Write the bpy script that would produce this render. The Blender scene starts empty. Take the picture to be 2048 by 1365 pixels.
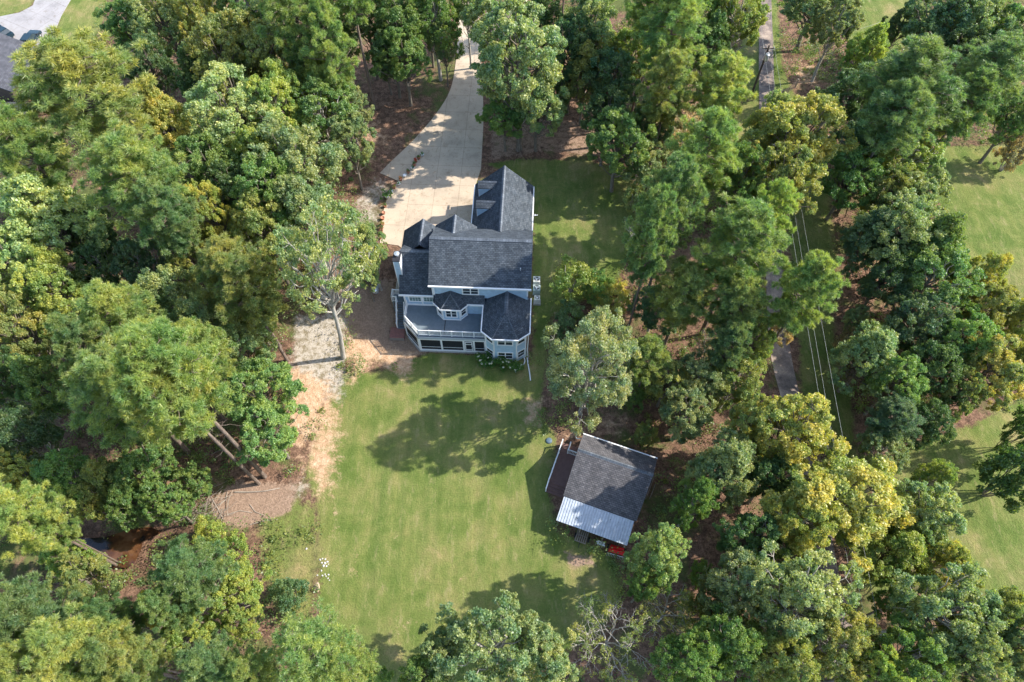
import bpy, bmesh, math, random
import numpy as np
from mathutils import Vector, Matrix
R=math.radians
SC=bpy.context.scene
# ---------------------------------------------------------------- camera, sky, sun, exposure
F=1366.0; TILT=R(31); H=67.0; CX,CY=1024.0,682.5
cam=bpy.data.cameras.new('camera'); co=bpy.data.objects.new('camera',cam); SC.collection.objects.link(co)
co.location=(0,0,H); co.rotation_euler=(TILT,0,0)
cam.sensor_width=36; cam.lens=F/2048*36; cam.clip_start=0.5; cam.clip_end=3000
SC.camera=co
SUN_EL=R(41); SUN_AZ=R(9)      # sun stands east, slightly north
sd=Vector((math.cos(SUN_EL)*math.cos(SUN_AZ),math.cos(SUN_EL)*math.sin(SUN_AZ),math.sin(SUN_EL)))
W_=bpy.data.worlds.new('World'); SC.world=W_; W_.use_nodes=True
nt=W_.node_tree; bg=nt.nodes['Background']; sky=nt.nodes.new('ShaderNodeTexSky')
sky.sky_type='NISHITA'; sky.sun_disc=False; sky.sun_elevation=SUN_EL; sky.sun_rotation=R(90)-SUN_AZ
nt.links.new(sky.outputs[0],bg.inputs[0]); bg.inputs[1].default_value=0.15
sl=bpy.data.lights.new('sun','SUN'); sl.energy=3.0; sl.angle=R(0.6); sl.color=(1,0.94,0.85)
so=bpy.data.objects.new('sun',sl); SC.collection.objects.link(so)
so.rotation_euler=(-sd).to_track_quat('-Z','Y').to_euler()
SC.view_settings.view_transform='Standard'; SC.view_settings.look='None'; SC.view_settings.gamma=1
SC.view_settings.exposure=1.50
SC.render.engine='CYCLES'
SC.cycles.max_bounces=6; SC.cycles.diffuse_bounces=4; SC.cycles.transmission_bounces=3; SC.cycles.transparent_max_bounces=6
rng=random.Random(7); NR=np.random.default_rng(11)
COL=SC.collection
# ---------------------------------------------------------------- terrain and pixel-to-ground survey
def ray(u,v):
    a=(u-CX)/F; b=(CY-v)/F; c,s=math.cos(TILT),math.sin(TILT)
    return a, b*c+s, b*s-c
def Wz(u,v,z):
    dx,dy,dz=ray(u,v); t=(z-H)/dz; return dx*t,dy*t
def sstep(x,a,b):
    t=np.clip((x-a)/(b-a),0,1); return t*t*(3-2*t)
def tz(x,y):
    x=np.asarray(x,float); y=np.asarray(y,float)
    z=2.8*sstep(y,39.5,50.5)
    z=z-1.7*np.exp(-(((x+40)/8)**4+((y-17)/3.3)**4))          # creek hollow
    z=z+0.25*np.sin(x*0.13+1)*np.sin(y*0.11)*sstep(np.abs(x+2),14,30)
    return z
def G(u,v):
    z=0.0
    for _ in range(8):
        x,y=Wz(u,v,z); z=float(tz(x,y))
    return x,y,z
# ---------------------------------------------------------------- materials
def newmat(name):
    m=bpy.data.materials.new(name); m.use_nodes=True; t=m.node_tree
    return m,t,t.nodes['Principled BSDF']
def N(t,k,**kw):
    n=t.nodes.new(k)
    for a,b in kw.items(): setattr(n,a,b)
    return n
def mixc(t,fac,a,b,mode='MIX'):
    n=N(t,'ShaderNodeMix',data_type='RGBA',blend_type=mode)
    for s,v in ((n.inputs[0],fac),(n.inputs[6],a),(n.inputs[7],b)):
        if isinstance(v,(int,float)): s.default_value=v
        elif isinstance(v,tuple): s.default_value=v if len(v)==4 else (*v,1)
        else: t.links.new(v,s)
    return n.outputs[2]
def noise(t,vec,scale,detail=4,rough=.6,dist=0):
    n=N(t,'ShaderNodeTexNoise'); n.inputs['Scale'].default_value=scale; n.inputs['Detail'].default_value=detail
    n.inputs['Roughness'].default_value=rough; n.inputs['Distortion'].default_value=dist
    if vec is not None: t.links.new(vec,n.inputs['Vector'])
    return n
def ramp(t,fac,stops):
    n=N(t,'ShaderNodeValToRGB'); e=n.color_ramp.elements
    while len(e)<len(stops): e.new(.5)
    for i,(p,c) in enumerate(stops):
        e[i].position=p; e[i].color=c if isinstance(c,tuple) and len(c)==4 else ((*c,1) if isinstance(c,tuple) else (c,c,c,1))
    t.links.new(fac,n.inputs[0]); return n.outputs[0]
def mapping(t,out,scale=(1,1,1),rot=(0,0,0)):
    m=N(t,'ShaderNodeMapping'); m.inputs['Scale'].default_value=scale; m.inputs['Rotation'].default_value=rot
    t.links.new(out,m.inputs[0]); return m.outputs[0]
def bump(t,b,h,strength=.4,dist=.05):
    n=N(t,'ShaderNodeBump'); n.inputs['Strength'].default_value=strength; n.inputs['Distance'].default_value=dist
    t.links.new(h,n.inputs['Height']); t.links.new(n.outputs[0],b.inputs['Normal'])
def plain(name,c,rough=.6,var=.12,scale=3,metal=0,spec=.3):
    m,t,b=newmat(name); g=N(t,'ShaderNodeNewGeometry')
    n=noise(t,g.outputs['Position'],scale,5)
    lo=tuple(x*(1-var*1.6) for x in c); hi=tuple(min(1,x*(1+var)) for x in c)
    col=ramp(t,n.outputs[0],[(.3,lo),(.7,hi)]); t.links.new(col,b.inputs['Base Color'])
    b.inputs['Roughness'].default_value=rough; b.inputs['Metallic'].default_value=metal
    b.inputs['Specular IOR Level'].default_value=spec
    return m
def shingle(name,c1,c2,c3):
    m,t,b=newmat(name); uv=N(t,'ShaderNodeUVMap')
    br=N(t,'ShaderNodeTexBrick'); br.offset=.5
    t.links.new(uv.outputs[0],br.inputs['Vector']); br.inputs['Scale'].default_value=1
    br.inputs['Brick Width'].default_value=.34; br.inputs['Row Height'].default_value=.19
    br.inputs['Mortar Size'].default_value=.02; br.inputs['Mortar Smooth'].default_value=.5; br.inputs['Bias'].default_value=-.1
    br.inputs['Color1'].default_value=(*c1,1); br.inputs['Color2'].default_value=(*c2,1); br.inputs['Mortar'].default_value=(*c3,1)
    n=noise(t,uv.outputs[0],1.1,5); v=ramp(t,n.outputs[0],[(.3,.78),(.7,1.18)])
    n2=noise(t,uv.outputs[0],9,3,.7); v2=ramp(t,n2.outputs[0],[(.35,.72),(.65,1.28)])
    c=mixc(t,1.0,br.outputs[0],v,'MULTIPLY'); c=mixc(t,.8,c,v2,'MULTIPLY'); st=noise(t,mapping(t,uv.outputs[0],(1.1,.16,1)),1,4); c=mixc(t,.7,c,ramp(t,st.outputs[0],[(.35,.82),(.65,1.14)]),'MULTIPLY')
    t.links.new(c,b.inputs['Base Color']); b.inputs['Roughness'].default_value=.85; b.inputs['Specular IOR Level'].default_value=.25
    bump(t,b,br.outputs['Fac'],-.5,.02)
    return m
def striped(name,c,dark,period,axis,rough=.6,w=.12):
    # boards or laps: thin darker joints at a fixed period along one object axis
    m,t,b=newmat(name); tc=N(t,'ShaderNodeTexCoord'); s=N(t,'ShaderNodeSeparateXYZ'); t.links.new(tc.outputs['Object'],s.inputs[0])
    d=N(t,'ShaderNodeMath',operation='DIVIDE'); t.links.new(s.outputs[axis],d.inputs[0]); d.inputs[1].default_value=period
    f=N(t,'ShaderNodeMath',operation='FRACT'); t.links.new(d.outputs[0],f.inputs[0])
    st=ramp(t,f.outputs[0],[(0,dark),(w,c),(1,c)])
    g=N(t,'ShaderNodeNewGeometry'); n=noise(t,g.outputs['Position'],2.5,5); v=ramp(t,n.outputs[0],[(.3,.85),(.7,1.08)])
    t.links.new(mixc(t,1.0,st,v,'MULTIPLY'),b.inputs['Base Color']); b.inputs['Roughness'].default_value=rough; b.inputs['Specular IOR Level'].default_value=.25
    return m
def leafmat(name='foliage',trans=.48):
    m,t,b=newmat(name); oi=N(t,'ShaderNodeObjectInfo'); g=N(t,'ShaderNodeNewGeometry'); tc=N(t,'ShaderNodeTexCoord')
    r=ramp(t,g.outputs['Random Per Island'],[(0,(.72,.78,.80)),(.5,(1,1,1)),(.85,(1.22,1.16,.95)),(1,(1.5,1.25,.8))])
    sc=N(t,'ShaderNodeVectorMath',operation='ADD'); t.links.new(tc.outputs['Object'],sc.inputs[0]); t.links.new(oi.outputs['Location'],sc.inputs[1]); n=noise(t,sc.outputs[0],.42,4); f=ramp(t,n.outputs[0],[(.40,0.0),(.62,1.0)])
    warm=mixc(t,1.0,oi.outputs['Color'],(1.34,1.16,.90,1),'MULTIPLY')
    cool=mixc(t,1.0,oi.outputs['Color'],(.74,.90,.86,1),'MULTIPLY')
    c=mixc(t,f,cool,warm); c=mixc(t,1.0,c,r,'MULTIPLY')
    t.links.new(c,b.inputs['Base Color']); b.inputs['Roughness'].default_value=.42; b.inputs['Specular IOR Level'].default_value=.6
    tr=N(t,'ShaderNodeBsdfTranslucent'); t.links.new(mixc(t,1.0,c,(1.15,1.3,.55,1),'MULTIPLY'),tr.inputs[0])
    mx=N(t,'ShaderNodeMixShader'); mx.inputs[0].default_value=trans
    t.links.new(b.outputs[0],mx.inputs[1]); t.links.new(tr.outputs[0],mx.inputs[2])
    t.links.new(mx.outputs[0],t.nodes['Material Output'].inputs[0])
    return m
def barkmat(name,c1,c2):
    m,t,b=newmat(name); tc=N(t,'ShaderNodeTexCoord'); n=noise(t,mapping(t,tc.outputs['Object'],(5,5,1.2)),1.6,6,.7)
    t.links.new(ramp(t,n.outputs[0],[(.32,c1),(.68,c2)]),b.inputs['Base Color']); b.inputs['Roughness'].default_value=.95; b.inputs['Specular IOR Level'].default_value=.1
    bump(t,b,n.outputs[0],.6,.05); return m
M={}
M['leaf']=leafmat()
M['bark_pine']=barkmat('bark_pine',(.09,.065,.05),(.27,.21,.17))
M['bark_pale']=barkmat('bark_pale',(.24,.21,.17),(.55,.51,.45))
M['bark_oak']=barkmat('bark_oak',(.10,.08,.06),(.30,.26,.21))
M['shingle']=shingle('shingle_slate',(.050,.062,.076),(.100,.116,.133),(.021,.027,.034))
M['shingle_cap']=shingle('shingle_cap',(.12,.138,.16),(.16,.18,.205),(.06,.07,.085))
M['shingle_brown']=shingle('shingle_charcoal',(.085,.084,.090),(.145,.138,.142),(.035,.034,.037))
M['shingle_far']=shingle('shingle_far',(.065,.068,.080),(.11,.112,.128),(.035,.035,.04))
M['siding']=striped('blue_siding',(.42,.57,.69),(.27,.38,.48),.18,2)
M['white']=plain('white_paint',(.80,.80,.79),.5,.04)
M['deck']=striped('deck_grey',(.155,.19,.215),(.10,.125,.145),.14,0,.7,.08)
M['deckbrown']=striped('deck_brown',(.17,.10,.085),(.08,.045,.04),.15,1,.8,.1)
M['glass']=plain('window_glass',(.03,.045,.055),.08,.2,2,0,.6)
M['glass_green']=plain('window_glass_green',(.10,.19,.17),.15,.2,3,0,.6)
M['screen']=plain('insect_screen',(.022,.026,.032),.75,.25,6)
M['frame_grey']=plain('grey_trim',(.42,.46,.50),.6,.05)
M['dark']=plain('dark_metal',(.03,.03,.035),.5,.2)
M['steel']=plain('galvanised_steel',(.62,.64,.66),.35,.08,4,.6)
M['conc_pad']=plain('pad_concrete',(.34,.33,.31),.9,.15)
M['beige']=plain('beige_masonry',(.42,.38,.33),.9,.12,5)
M['ac']=plain('ac_cream',(.62,.60,.55),.5,.06)
M['ac_green']=plain('ac_grey_green',(.30,.36,.35),.5,.08)
M['terracotta']=plain('terracotta',(.46,.20,.12),.8,.12,8)
M['wood_old']=plain('weathered_wood',(.30,.25,.20),.9,.2,6)
M['wood_dark']=plain('dark_wood',(.10,.075,.06),.9,.2,6)
M['red']=plain('red_paint',(.62,.02,.015),.35,.08)
M['rock']=plain('pale_rock',(.52,.49,.46),.9,.15,9)
M['straw']=plain('dry_brush',(.42,.31,.22),.95,.25,9)
M['car']=plain('car_paint',(.018,.042,.058),.25,.05,2,.3,.6)
M['tyre']=plain('tyre',(.02,.02,.02),.9,.1)
M['flower']=plain('flower_cream',(.80,.78,.60),.8,.08,9)
M['lid']=plain('lid_blue',(.10,.15,.19),.6,.08)
M['wire']=plain('aluminium_wire',(.42,.43,.41),.5,.05)
M['black_pipe']=plain('black_pipe',(.02,.02,.02),.6,.1)
def brickmat():
    m,t,b=newmat('brick_paving'); tc=N(t,'ShaderNodeTexCoord'); br=N(t,'ShaderNodeTexBrick'); t.links.new(tc.outputs['Object'],br.inputs['Vector'])
    br.inputs['Scale'].default_value=1; br.inputs['Brick Width'].default_value=.22; br.inputs['Row Height'].default_value=.11; br.inputs['Mortar Size'].default_value=.008
    br.inputs['Color1'].default_value=(.28,.10,.08,1); br.inputs['Color2'].default_value=(.20,.075,.06,1); br.inputs['Mortar'].default_value=(.2,.17,.15,1)
    t.links.new(br.outputs[0],b.inputs['Base Color']); b.inputs['Roughness'].default_value=.9; return m
M['brick']=brickmat()
def metalroof():
    m,t,b=newmat('metal_roofing'); tc=N(t,'ShaderNodeTexCoord')
    n=noise(t,tc.outputs['Object'],1.6,6,.7); c=ramp(t,n.outputs[0],[(.3,(.38,.42,.46)),(.6,(.56,.60,.64))])
    n2=noise(t,mapping(t,tc.outputs['Object'],(9,1.2,1)),1,5); c=mixc(t,.7,c,ramp(t,n2.outputs[0],[(.35,.72),(.6,1.0)]),'MULTIPLY')
    n3=noise(t,tc.outputs['Object'],5.5,2,.5); c=mixc(t,ramp(t,n3.outputs[0],[(.70,0.0),(.73,1.0)]),c,(.12,.09,.07,1)); sx=N(t,'ShaderNodeSeparateXYZ'); t.links.new(tc.outputs['Object'],sx.inputs[0]); dv=N(t,'ShaderNodeMath',operation='MULTIPLY_ADD'); t.links.new(sx.outputs[0],dv.inputs[0]); dv.inputs[1].default_value=27/7; dv.inputs[2].default_value=-.1*27/7; fr=N(t,'ShaderNodeMath',operation='FRACT'); t.links.new(dv.outputs[0],fr.inputs[0]); c=mixc(t,1.0,c,ramp(t,fr.outputs[0],[(.54,(1,1,1)),(.64,(.62,.66,.70)),(.72,(1,1,1)),(.92,(.66,.70,.74)),(1,(1,1,1))]),'MULTIPLY')
    t.links.new(c,b.inputs['Base Color']); b.inputs['Roughness'].default_value=.5; b.inputs['Metallic'].default_value=.15; return m
M['metalroof']=metalroof()
def concrete(name,c,joints=True,rot=0,stain=.75):
    m,t,b=newmat(name); g=N(t,'ShaderNodeNewGeometry'); p=g.outputs['Position']
    n=noise(t,p,.35,6,.62); v=ramp(t,n.outputs[0],[(.34,tuple(x*stain for x in c)),(.46,tuple(x*.93 for x in c)),(.66,tuple(min(1,x*1.06) for x in c))])
    n2=noise(t,p,7,4,.7); v=mixc(t,.7,v,ramp(t,n2.outputs[0],[(.3,.86),(.7,1.1)]),'MULTIPLY')
    n3=noise(t,p,1.3,7,.75,1.2); v=mixc(t,.8,v,ramp(t,n3.outputs[0],[(.34,(.66,.60,.53)),(.46,(1,1,1))]),'MULTIPLY')
    if joints:
        br=N(t,'ShaderNodeTexBrick'); br.offset=0; t.links.new(mapping(t,p,(1,1,1),(0,0,R(rot))),br.inputs['Vector'])
        br.inputs['Scale'].default_value=1; br.inputs['Brick Width'].default_value=3.1; br.inputs['Row Height'].default_value=3.4; br.inputs['Mortar Size'].default_value=.018
        br.inputs['Color1'].default_value=(1,1,1,1); br.inputs['Color2'].default_value=(.93,.93,.93,1); br.inputs['Mortar'].default_value=(.5,.46,.42,1)
        v=mixc(t,1.0,v,br.outputs[0],'MULTIPLY')
    t.links.new(v,b.inputs['Base Color']); b.inputs['Roughness'].default_value=.9; b.inputs['Specular IOR Level'].default_value=.2; return m
M['drive']=concrete('driveway_concrete',(.52,.42,.31),True,2.5)
M['drive_grey']=concrete('driveway_grey',(.36,.34,.33),True,30)
def lanemat():
    m,t,b=newmat('lane_gravel'); g=N(t,'ShaderNodeNewGeometry'); p=g.outputs['Position']
    n=noise(t,p,.5,6,.65); v=ramp(t,n.outputs[0],[(.34,(.10,.08,.07)),(.5,(.22,.17,.14)),(.66,(.40,.31,.24))])
    n2=noise(t,p,9,3,.8); v=mixc(t,.9,v,ramp(t,n2.outputs[0],[(.3,.6),(.7,1.4)]),'MULTIPLY')
    t.links.new(v,b.inputs['Base Color']); b.inputs['Roughness'].default_value=.95; return m
M['lane']=lanemat()
def watermat():
    m,t,b=newmat('creek_water'); g=N(t,'ShaderNodeNewGeometry'); n=noise(t,g.outputs['Position'],.45,4,.6,.6)
    t.links.new(ramp(t,n.outputs[0],[(.38,(.02,.014,.012)),(.52,(.085,.035,.014)),(.7,(.17,.085,.04))]),b.inputs['Base Color'])
    b.inputs['Roughness'].default_value=.06; b.inputs['Specular IOR Level'].default_value=.6
    n2=noise(t,g.outputs['Position'],3,3); bump(t,b,n2.outputs[0],.15,.03); return m
M['water']=watermat()
def groundmat():
    m,t,b=newmat('ground_surface'); g=N(t,'ShaderNodeNewGeometry'); p=g.outputs['Position']
    va=N(t,'ShaderNodeVertexColor',layer_name='zone'); s=N(t,'ShaderNodeSeparateColor'); t.links.new(va.outputs[0],s.inputs[0])
    vb=N(t,'ShaderNodeVertexColor',layer_name='zone_extra'); s2=N(t,'ShaderNodeSeparateColor'); t.links.new(vb.outputs[0],s2.inputs[0])
    nb=noise(t,p,.22,7,.68,.3); nf=noise(t,p,1.5,6,.72); nx=noise(t,p,6,4,.75)
    # forest litter
    c=ramp(t,nf.outputs[0],[(.28,(.050,.034,.026)),(.46,(.115,.072,.050)),(.6,(.19,.118,.082)),(.78,(.28,.18,.125))])
    c=mixc(t,.85,c,ramp(t,nx.outputs[0],[(.3,.6),(.7,1.4)]),'MULTIPLY')
    gpatch=ramp(t,nb.outputs[0],[(.50,0.0),(.62,1.0)])
    c=mixc(t,1.0,c,(1.25,1.2,1.15,1),'MULTIPLY'); c=mixc(t,gpatch,c,mixc(t,nf.outputs[0],(.05,.075,.02,1),(.16,.17,.06,1)))
    # lawn
    st=noise(t,mapping(t,p,(.9,.035,1)),1.0,3,.6); st2=noise(t,mapping(t,p,(1.3,.42,1),(0,0,R(8))),1,8,.78)
    lw=ramp(t,nb.outputs[0],[(.30,(.085,.128,.034)),(.42,(.115,.150,.045)),(.50,(.150,.172,.060)),(.58,(.185,.185,.076)),(.68,(.27,.220,.120)),(.8,(.33,.245,.15))])
    ms=noise(t,mapping(t,p,(.62,.012,1),(0,0,R(3))),1,2,.5); lw=mixc(t,.38,lw,ramp(t,ms.outputs[0],[(.40,(.80,.90,.80)),(.60,(1.12,1.07,1.06))]),'MULTIPLY')
    lw=mixc(t,.75,lw,ramp(t,st.outputs[0],[(.35,(.84,.90,.84)),(.65,(1.12,1.08,1.04))]),'MULTIPLY')
    lw=mixc(t,.8,lw,ramp(t,st2.outputs[0],[(.3,.80),(.7,1.16)]),'MULTIPLY')
    lw=mixc(t,.8,lw,ramp(t,nx.outputs[0],[(.28,.70),(.72,1.25)]),'MULTIPLY')
    lw=mixc(t,1.0,lw,(1.09,1.09,.92,1),'MULTIPLY'); tan=ramp(t,st2.outputs[0],[(.54,0.0),(.70,.7)]); lw=mixc(t,tan,lw,(.30,.235,.125,1))
    def wgt(o,amt=.75,lo=.42,hi=.58,src=nf):
        a=N(t,'ShaderNodeMath',operation='MULTIPLY_ADD'); t.links.new(src.outputs[0],a.inputs[0]); a.inputs[1].default_value=amt
        sb=N(t,'ShaderNodeMath',operation='SUBTRACT'); t.links.new(o,sb.inputs[0]); sb.inputs[1].default_value=amt/2
        t.links.new(sb.outputs[0],a.inputs[2]); return ramp(t,a.outputs[0],[(lo,0.0),(hi,1.0)])
    c=mixc(t,wgt(s.outputs[0],.9,.4,.6),c,lw)
    mu=mixc(t,nf.outputs[0],(.17,.11,.075,1),(.40,.28,.20,1)); mu=mixc(t,.8,mu,ramp(t,nx.outputs[0],[(.3,.7),(.7,1.3)]),'MULTIPLY')
    c=mixc(t,wgt(s2.outputs[0],.7),c,mu)
    ng=noise(t,p,15,3,.8); gr=ramp(t,ng.outputs[0],[(.3,(.25,.20,.15)),(.5,(.47,.41,.33)),(.72,(.62,.56,.48))])
    gr=mixc(t,ramp(t,nf.outputs[0],[(.40,.85),(.54,0.0)]),gr,(.20,.16,.09,1))
    ng2=noise(t,p,.9,8,.8); c=mixc(t,wgt(s.outputs[2],1.5,.34,.66,ng2),c,gr)
    di=ramp(t,nf.outputs[0],[(.3,(.34,.20,.11)),(.5,(.53,.345,.21)),(.7,(.66,.49,.34))])
    di=mixc(t,.6,di,ramp(t,nx.outputs[0],[(.3,.7),(.7,1.2)]),'MULTIPLY')
    nd=noise(t,p,1.1,8,.8); c=mixc(t,wgt(s.outputs[1],1.7,.34,.66,nd),c,di)
    t.links.new(c,b.inputs['Base Color']); b.inputs['Roughness'].default_value=.95; b.inputs['Specular IOR Level'].default_value=.1
    ad=N(t,'ShaderNodeMath',operation='ADD'); t.links.new(nx.outputs[0],ad.inputs[0]); t.links.new(nf.outputs[0],ad.inputs[1])
    bump(t,b,ad.outputs[0],.7,.14); return m
M['ground']=groundmat()
# ---------------------------------------------------------------- object helpers
def link(o,parent=None):
    COL.objects.link(o)
    if parent: o.parent=parent
    return o
def tag(o,label=None,cat=None,group=None,kind=None):
    if label: o['label']=label
    if cat: o['category']=cat
    if group: o['group']=group
    if kind: o['kind']=kind
    return o
def empty(name,loc,rz=0,label=None,cat=None,group=None):
    o=bpy.data.objects.new(name,None); o.location=loc; o.rotation_euler=(0,0,rz); o.empty_display_size=.3
    link(o); return tag(o,label,cat,group)
class MB:
    def __init__(s): s.v=[]; s.f=[]; s.uv=[]; s.mi=[]
    def face(s,pts,uv=None,mi=0):
        b=len(s.v); s.v+= [tuple(p) for p in pts]; s.f.append(tuple(range(b,b+len(pts))))
        s.uv.append(uv or [(p[0],p[1]) for p in pts]); s.mi.append(mi)
    def box(s,x0,x1,y0,y1,z0,z1,mi=0,Mx=None,bev=0):
        P=[(x0,y0,z0),(x1,y0,z0),(x1,y1,z0),(x0,y1,z0),(x0,y0,z1),(x1,y0,z1),(x1,y1,z1),(x0,y1,z1)]
        if Mx: P=[tuple(Mx@Vector(p)) for p in P]
        for f in ((0,3,2,1),(4,5,6,7),(0,1,5,4),(1,2,6,5),(2,3,7,6),(3,0,4,7)):
            s.face([P[i] for i in f],mi=mi)
        return s
    def prism(s,poly,z0,z1,mi=0,top=None):
        n=len(poly); s.face([(x,y,z1) for x,y in poly],mi=mi if top is None else top); s.face([(x,y,z0) for x,y in poly][::-1],mi=mi)
        for i in range(n):
            a,b=poly[i],poly[(i+1)%n]; s.face([(a[0],a[1],z0),(b[0],b[1],z0),(b[0],b[1],z1),(a[0],a[1],z1)],mi=mi)
        return s
    def slab(s,pts,th=.14,mi_top=0,mi_side=1):
        # a roof slope: pts counter-clockwise seen from above, first edge along the eave
        P=[Vector(p) for p in pts]; e=(P[1]-P[0]).normalized(); n=e.cross((P[-1]-P[0])).normalized()
        if n.z<0: n=-n
        w=n.cross(e)
        s.face(P,[((p-P[0]).dot(e),(p-P[0]).dot(w)) for p in P],mi_top)
        Q=[p-Vector((0,0,th)) for p in P]; s.face(Q[::-1],mi=mi_side)
        for i in range(len(P)):
            j=(i+1)%len(P); s.face([Q[i],Q[j],P[j],P[i]],mi=mi_side)
        return s
    def bar(s,a,b,r=.04,n=6,r2=None,mi=0):
        a=Vector(a); b=Vector(b); r2=r if r2 is None else r2; d=(b-a).normalized()
        u=d.orthogonal().normalized(); w=d.cross(u)
        A=[a+(u*math.cos(2*math.pi*i/n)+w*math.sin(2*math.pi*i/n))*r for i in range(n)]
        B=[b+(u*math.cos(2*math.pi*i/n)+w*math.sin(2*math.pi*i/n))*r2 for i in range(n)]
        for i in range(n):
            j=(i+1)%n; s.face([A[i],A[j],B[j],B[i]],mi=mi)
        s.face(A[::-1],mi=mi); s.face(B,mi=mi); return s
    def lathe(s,prof,cx=0,cy=0,n=16,mi=0):
        for (r0,z0),(r1,z1) in zip(prof,prof[1:]):
            for i in range(n):
                a=2*math.pi*i/n; b=2*math.pi*(i+1)/n
                q=[(cx+r0*math.cos(a),cy+r0*math.sin(a),z0),(cx+r0*math.cos(b),cy+r0*math.sin(b),z0),(cx+r1*math.cos(b),cy+r1*math.sin(b),z1),(cx+r1*math.cos(a),cy+r1*math.sin(a),z1)]
                if r0<1e-6: q=[q[0],q[2],q[3]]
                elif r1<1e-6: q=q[:3]
                s.face(q,mi=mi)
        return s
    def build(s,name,mats,parent=None,smooth=False):
        me=bpy.data.meshes.new(name); me.from_pydata(s.v,[],s.f)
        if not isinstance(mats,(list,tuple)): mats=[mats]
        for m in mats: me.materials.append(m)
        me.polygons.foreach_set('material_index',[min(i,len(mats)-1) for i in s.mi])
        ul=me.uv_layers.new(name='UVMap'); flat=[c for f in s.uv for p in f for c in p]; ul.data.foreach_set('uv',flat)
        bm=bmesh.new(); bm.from_mesh(me); bmesh.ops.remove_doubles(bm,verts=bm.verts,dist=1e-4); bm.to_mesh(me); bm.free()
        if smooth: me.polygons.foreach_set('use_smooth',[True]*len(me.polygons))
        me.update(); o=bpy.data.objects.new(name,me); return link(o,parent)
# ---------------------------------------------------------------- ground sheet with zones traced on the ground
def gp(poly): return np.array([G(u,v)[:2] for u,v in poly])
def sdf(X,Y,P):
    d=np.full(X.shape,1e9); inside=np.zeros(X.shape,bool); n=len(P)
    for i in range(n):
        x0,y0=P[i]; x1,y1=P[(i+1)%n]; ex,ey=x1-x0,y1-y0
        t=np.clip(((X-x0)*ex+(Y-y0)*ey)/(ex*ex+ey*ey+1e-9),0,1)
        d=np.minimum(d,np.hypot(X-x0-t*ex,Y-y0-t*ey))
        c=((y0>Y)!=(y1>Y))&(X<ex*(Y-y0)/(ey if abs(ey)>1e-9 else 1e-9)+x0); inside^=c
    return np.where(inside,d,-d)
LAWN=[([(690,745),(760,745),(825,718),(850,706),(975,712),(1068,722),(1065,560),(1067,380),(1010,338),(965,330),(1040,318),(1170,322),(1262,345),(1275,480),(1235,560),(1100,640),(1092,720),(1080,830),(1112,872),(1100,985),(1112,1062),(1230,1110),(1245,1180),(1205,1260),(1130,1310),(900,1420),(690,1400),(640,1240),(636,1010),(610,950),(650,830),(668,770)],1),
 ([(1800,310),(1900,292),(2150,292),(2150,650),(2010,640),(1940,560),(1890,420)],1),
 ([(1770,930),(1860,875),(1950,850),(2050,790),(2250,800),(2250,1260),(2000,1220),(1900,1130),(1860,1030)],1),
 ([(1490,-60),(1470,260),(1440,300),(1560,290),(1590,340),(1560,420),(1600,700),(1604,830),(1680,960),(1730,1190),(1810,1190),(1710,900),(1700,760),(1665,640),(1655,330),(1610,240),(1565,130),(1550,-60)],.95),
 ([(1690,-80),(1880,-80),(1850,60),(1760,135),(1700,100)],1),
 ([(-60,-60),(82,-60),(60,18),(0,36),(-60,40)],1),([(142,-60),(230,-60),(200,60),(150,130),(100,100),(118,45)],1),
 ([(500,1010),(600,985),(645,1010),(640,1230),(560,1260),(520,1190)],.62),
 ([(1250,240),(1480,230),(1500,330),(1300,340)],.5),([(730,260),(760,345),(700,400),(690,330)],.45)]
DIRT=[([(697,672),(735,680),(765,700),(825,712),(815,752),(783,738),(748,716),(702,765),(712,728),(695,700)],1.1),
 ([(582,735),(655,770),(640,850),(600,890),(580,860)],1.1),([(622,880),(660,900),(664,950),(636,965),(618,930)],.95),([(596,880),(625,890),(612,990),(590,950)],.55),
 ([(1048,795),(1082,800),(1078,855),(1050,845)],.8),([(760,1000),(800,990),(820,1080),(780,1090)],.26),([(900,1120),(960,1100),(950,1180),(905,1190)],.28),([(990,1010),(1040,1000),(1050,1060),(1000,1070)],.26),([(1190,835),(1262,828),(1255,868),(1190,872)],.62),([(720,292),(748,292),(750,332),(718,330)],.7),
 ([(1120,840),(1180,850),(1178,880),(1130,880)],.55),([(700,225),(760,235),(800,300),(720,300)],.5),([(1585,120),(1650,130),(1640,175),(1580,165)],.6),
 ([(672,1116),(708,1104),(710,1112),(674,1128)],.62),([(686,1147),(716,1137),(716,1146),(690,1156)],.6),([(600,770),(672,762),(690,840),(678,960),(664,1010),(626,1000),(610,900)],.62),([(640,960),(680,950),(700,1090),(650,1090)],.36),([(700,830),(780,900),(720,1000),(690,900)],.25),([(770,1230),(840,1240),(830,1290),(770,1280)],.4),([(860,980),(900,1000),(880,1060),(850,1040)],.3),([(620,955),(648,968),(640,1000),(622,990)],.3)]
GRAV=[([(590,636),(692,628),(692,700),(682,800),(596,790),(586,720)],.95),([(700,400),(752,352),(792,362),(768,420),(758,480),(742,560),(690,600),(612,650),(640,560),(700,500)],.6),
 ([(582,952),(618,952),(624,980),(604,996),(578,984)],.65)]
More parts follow.
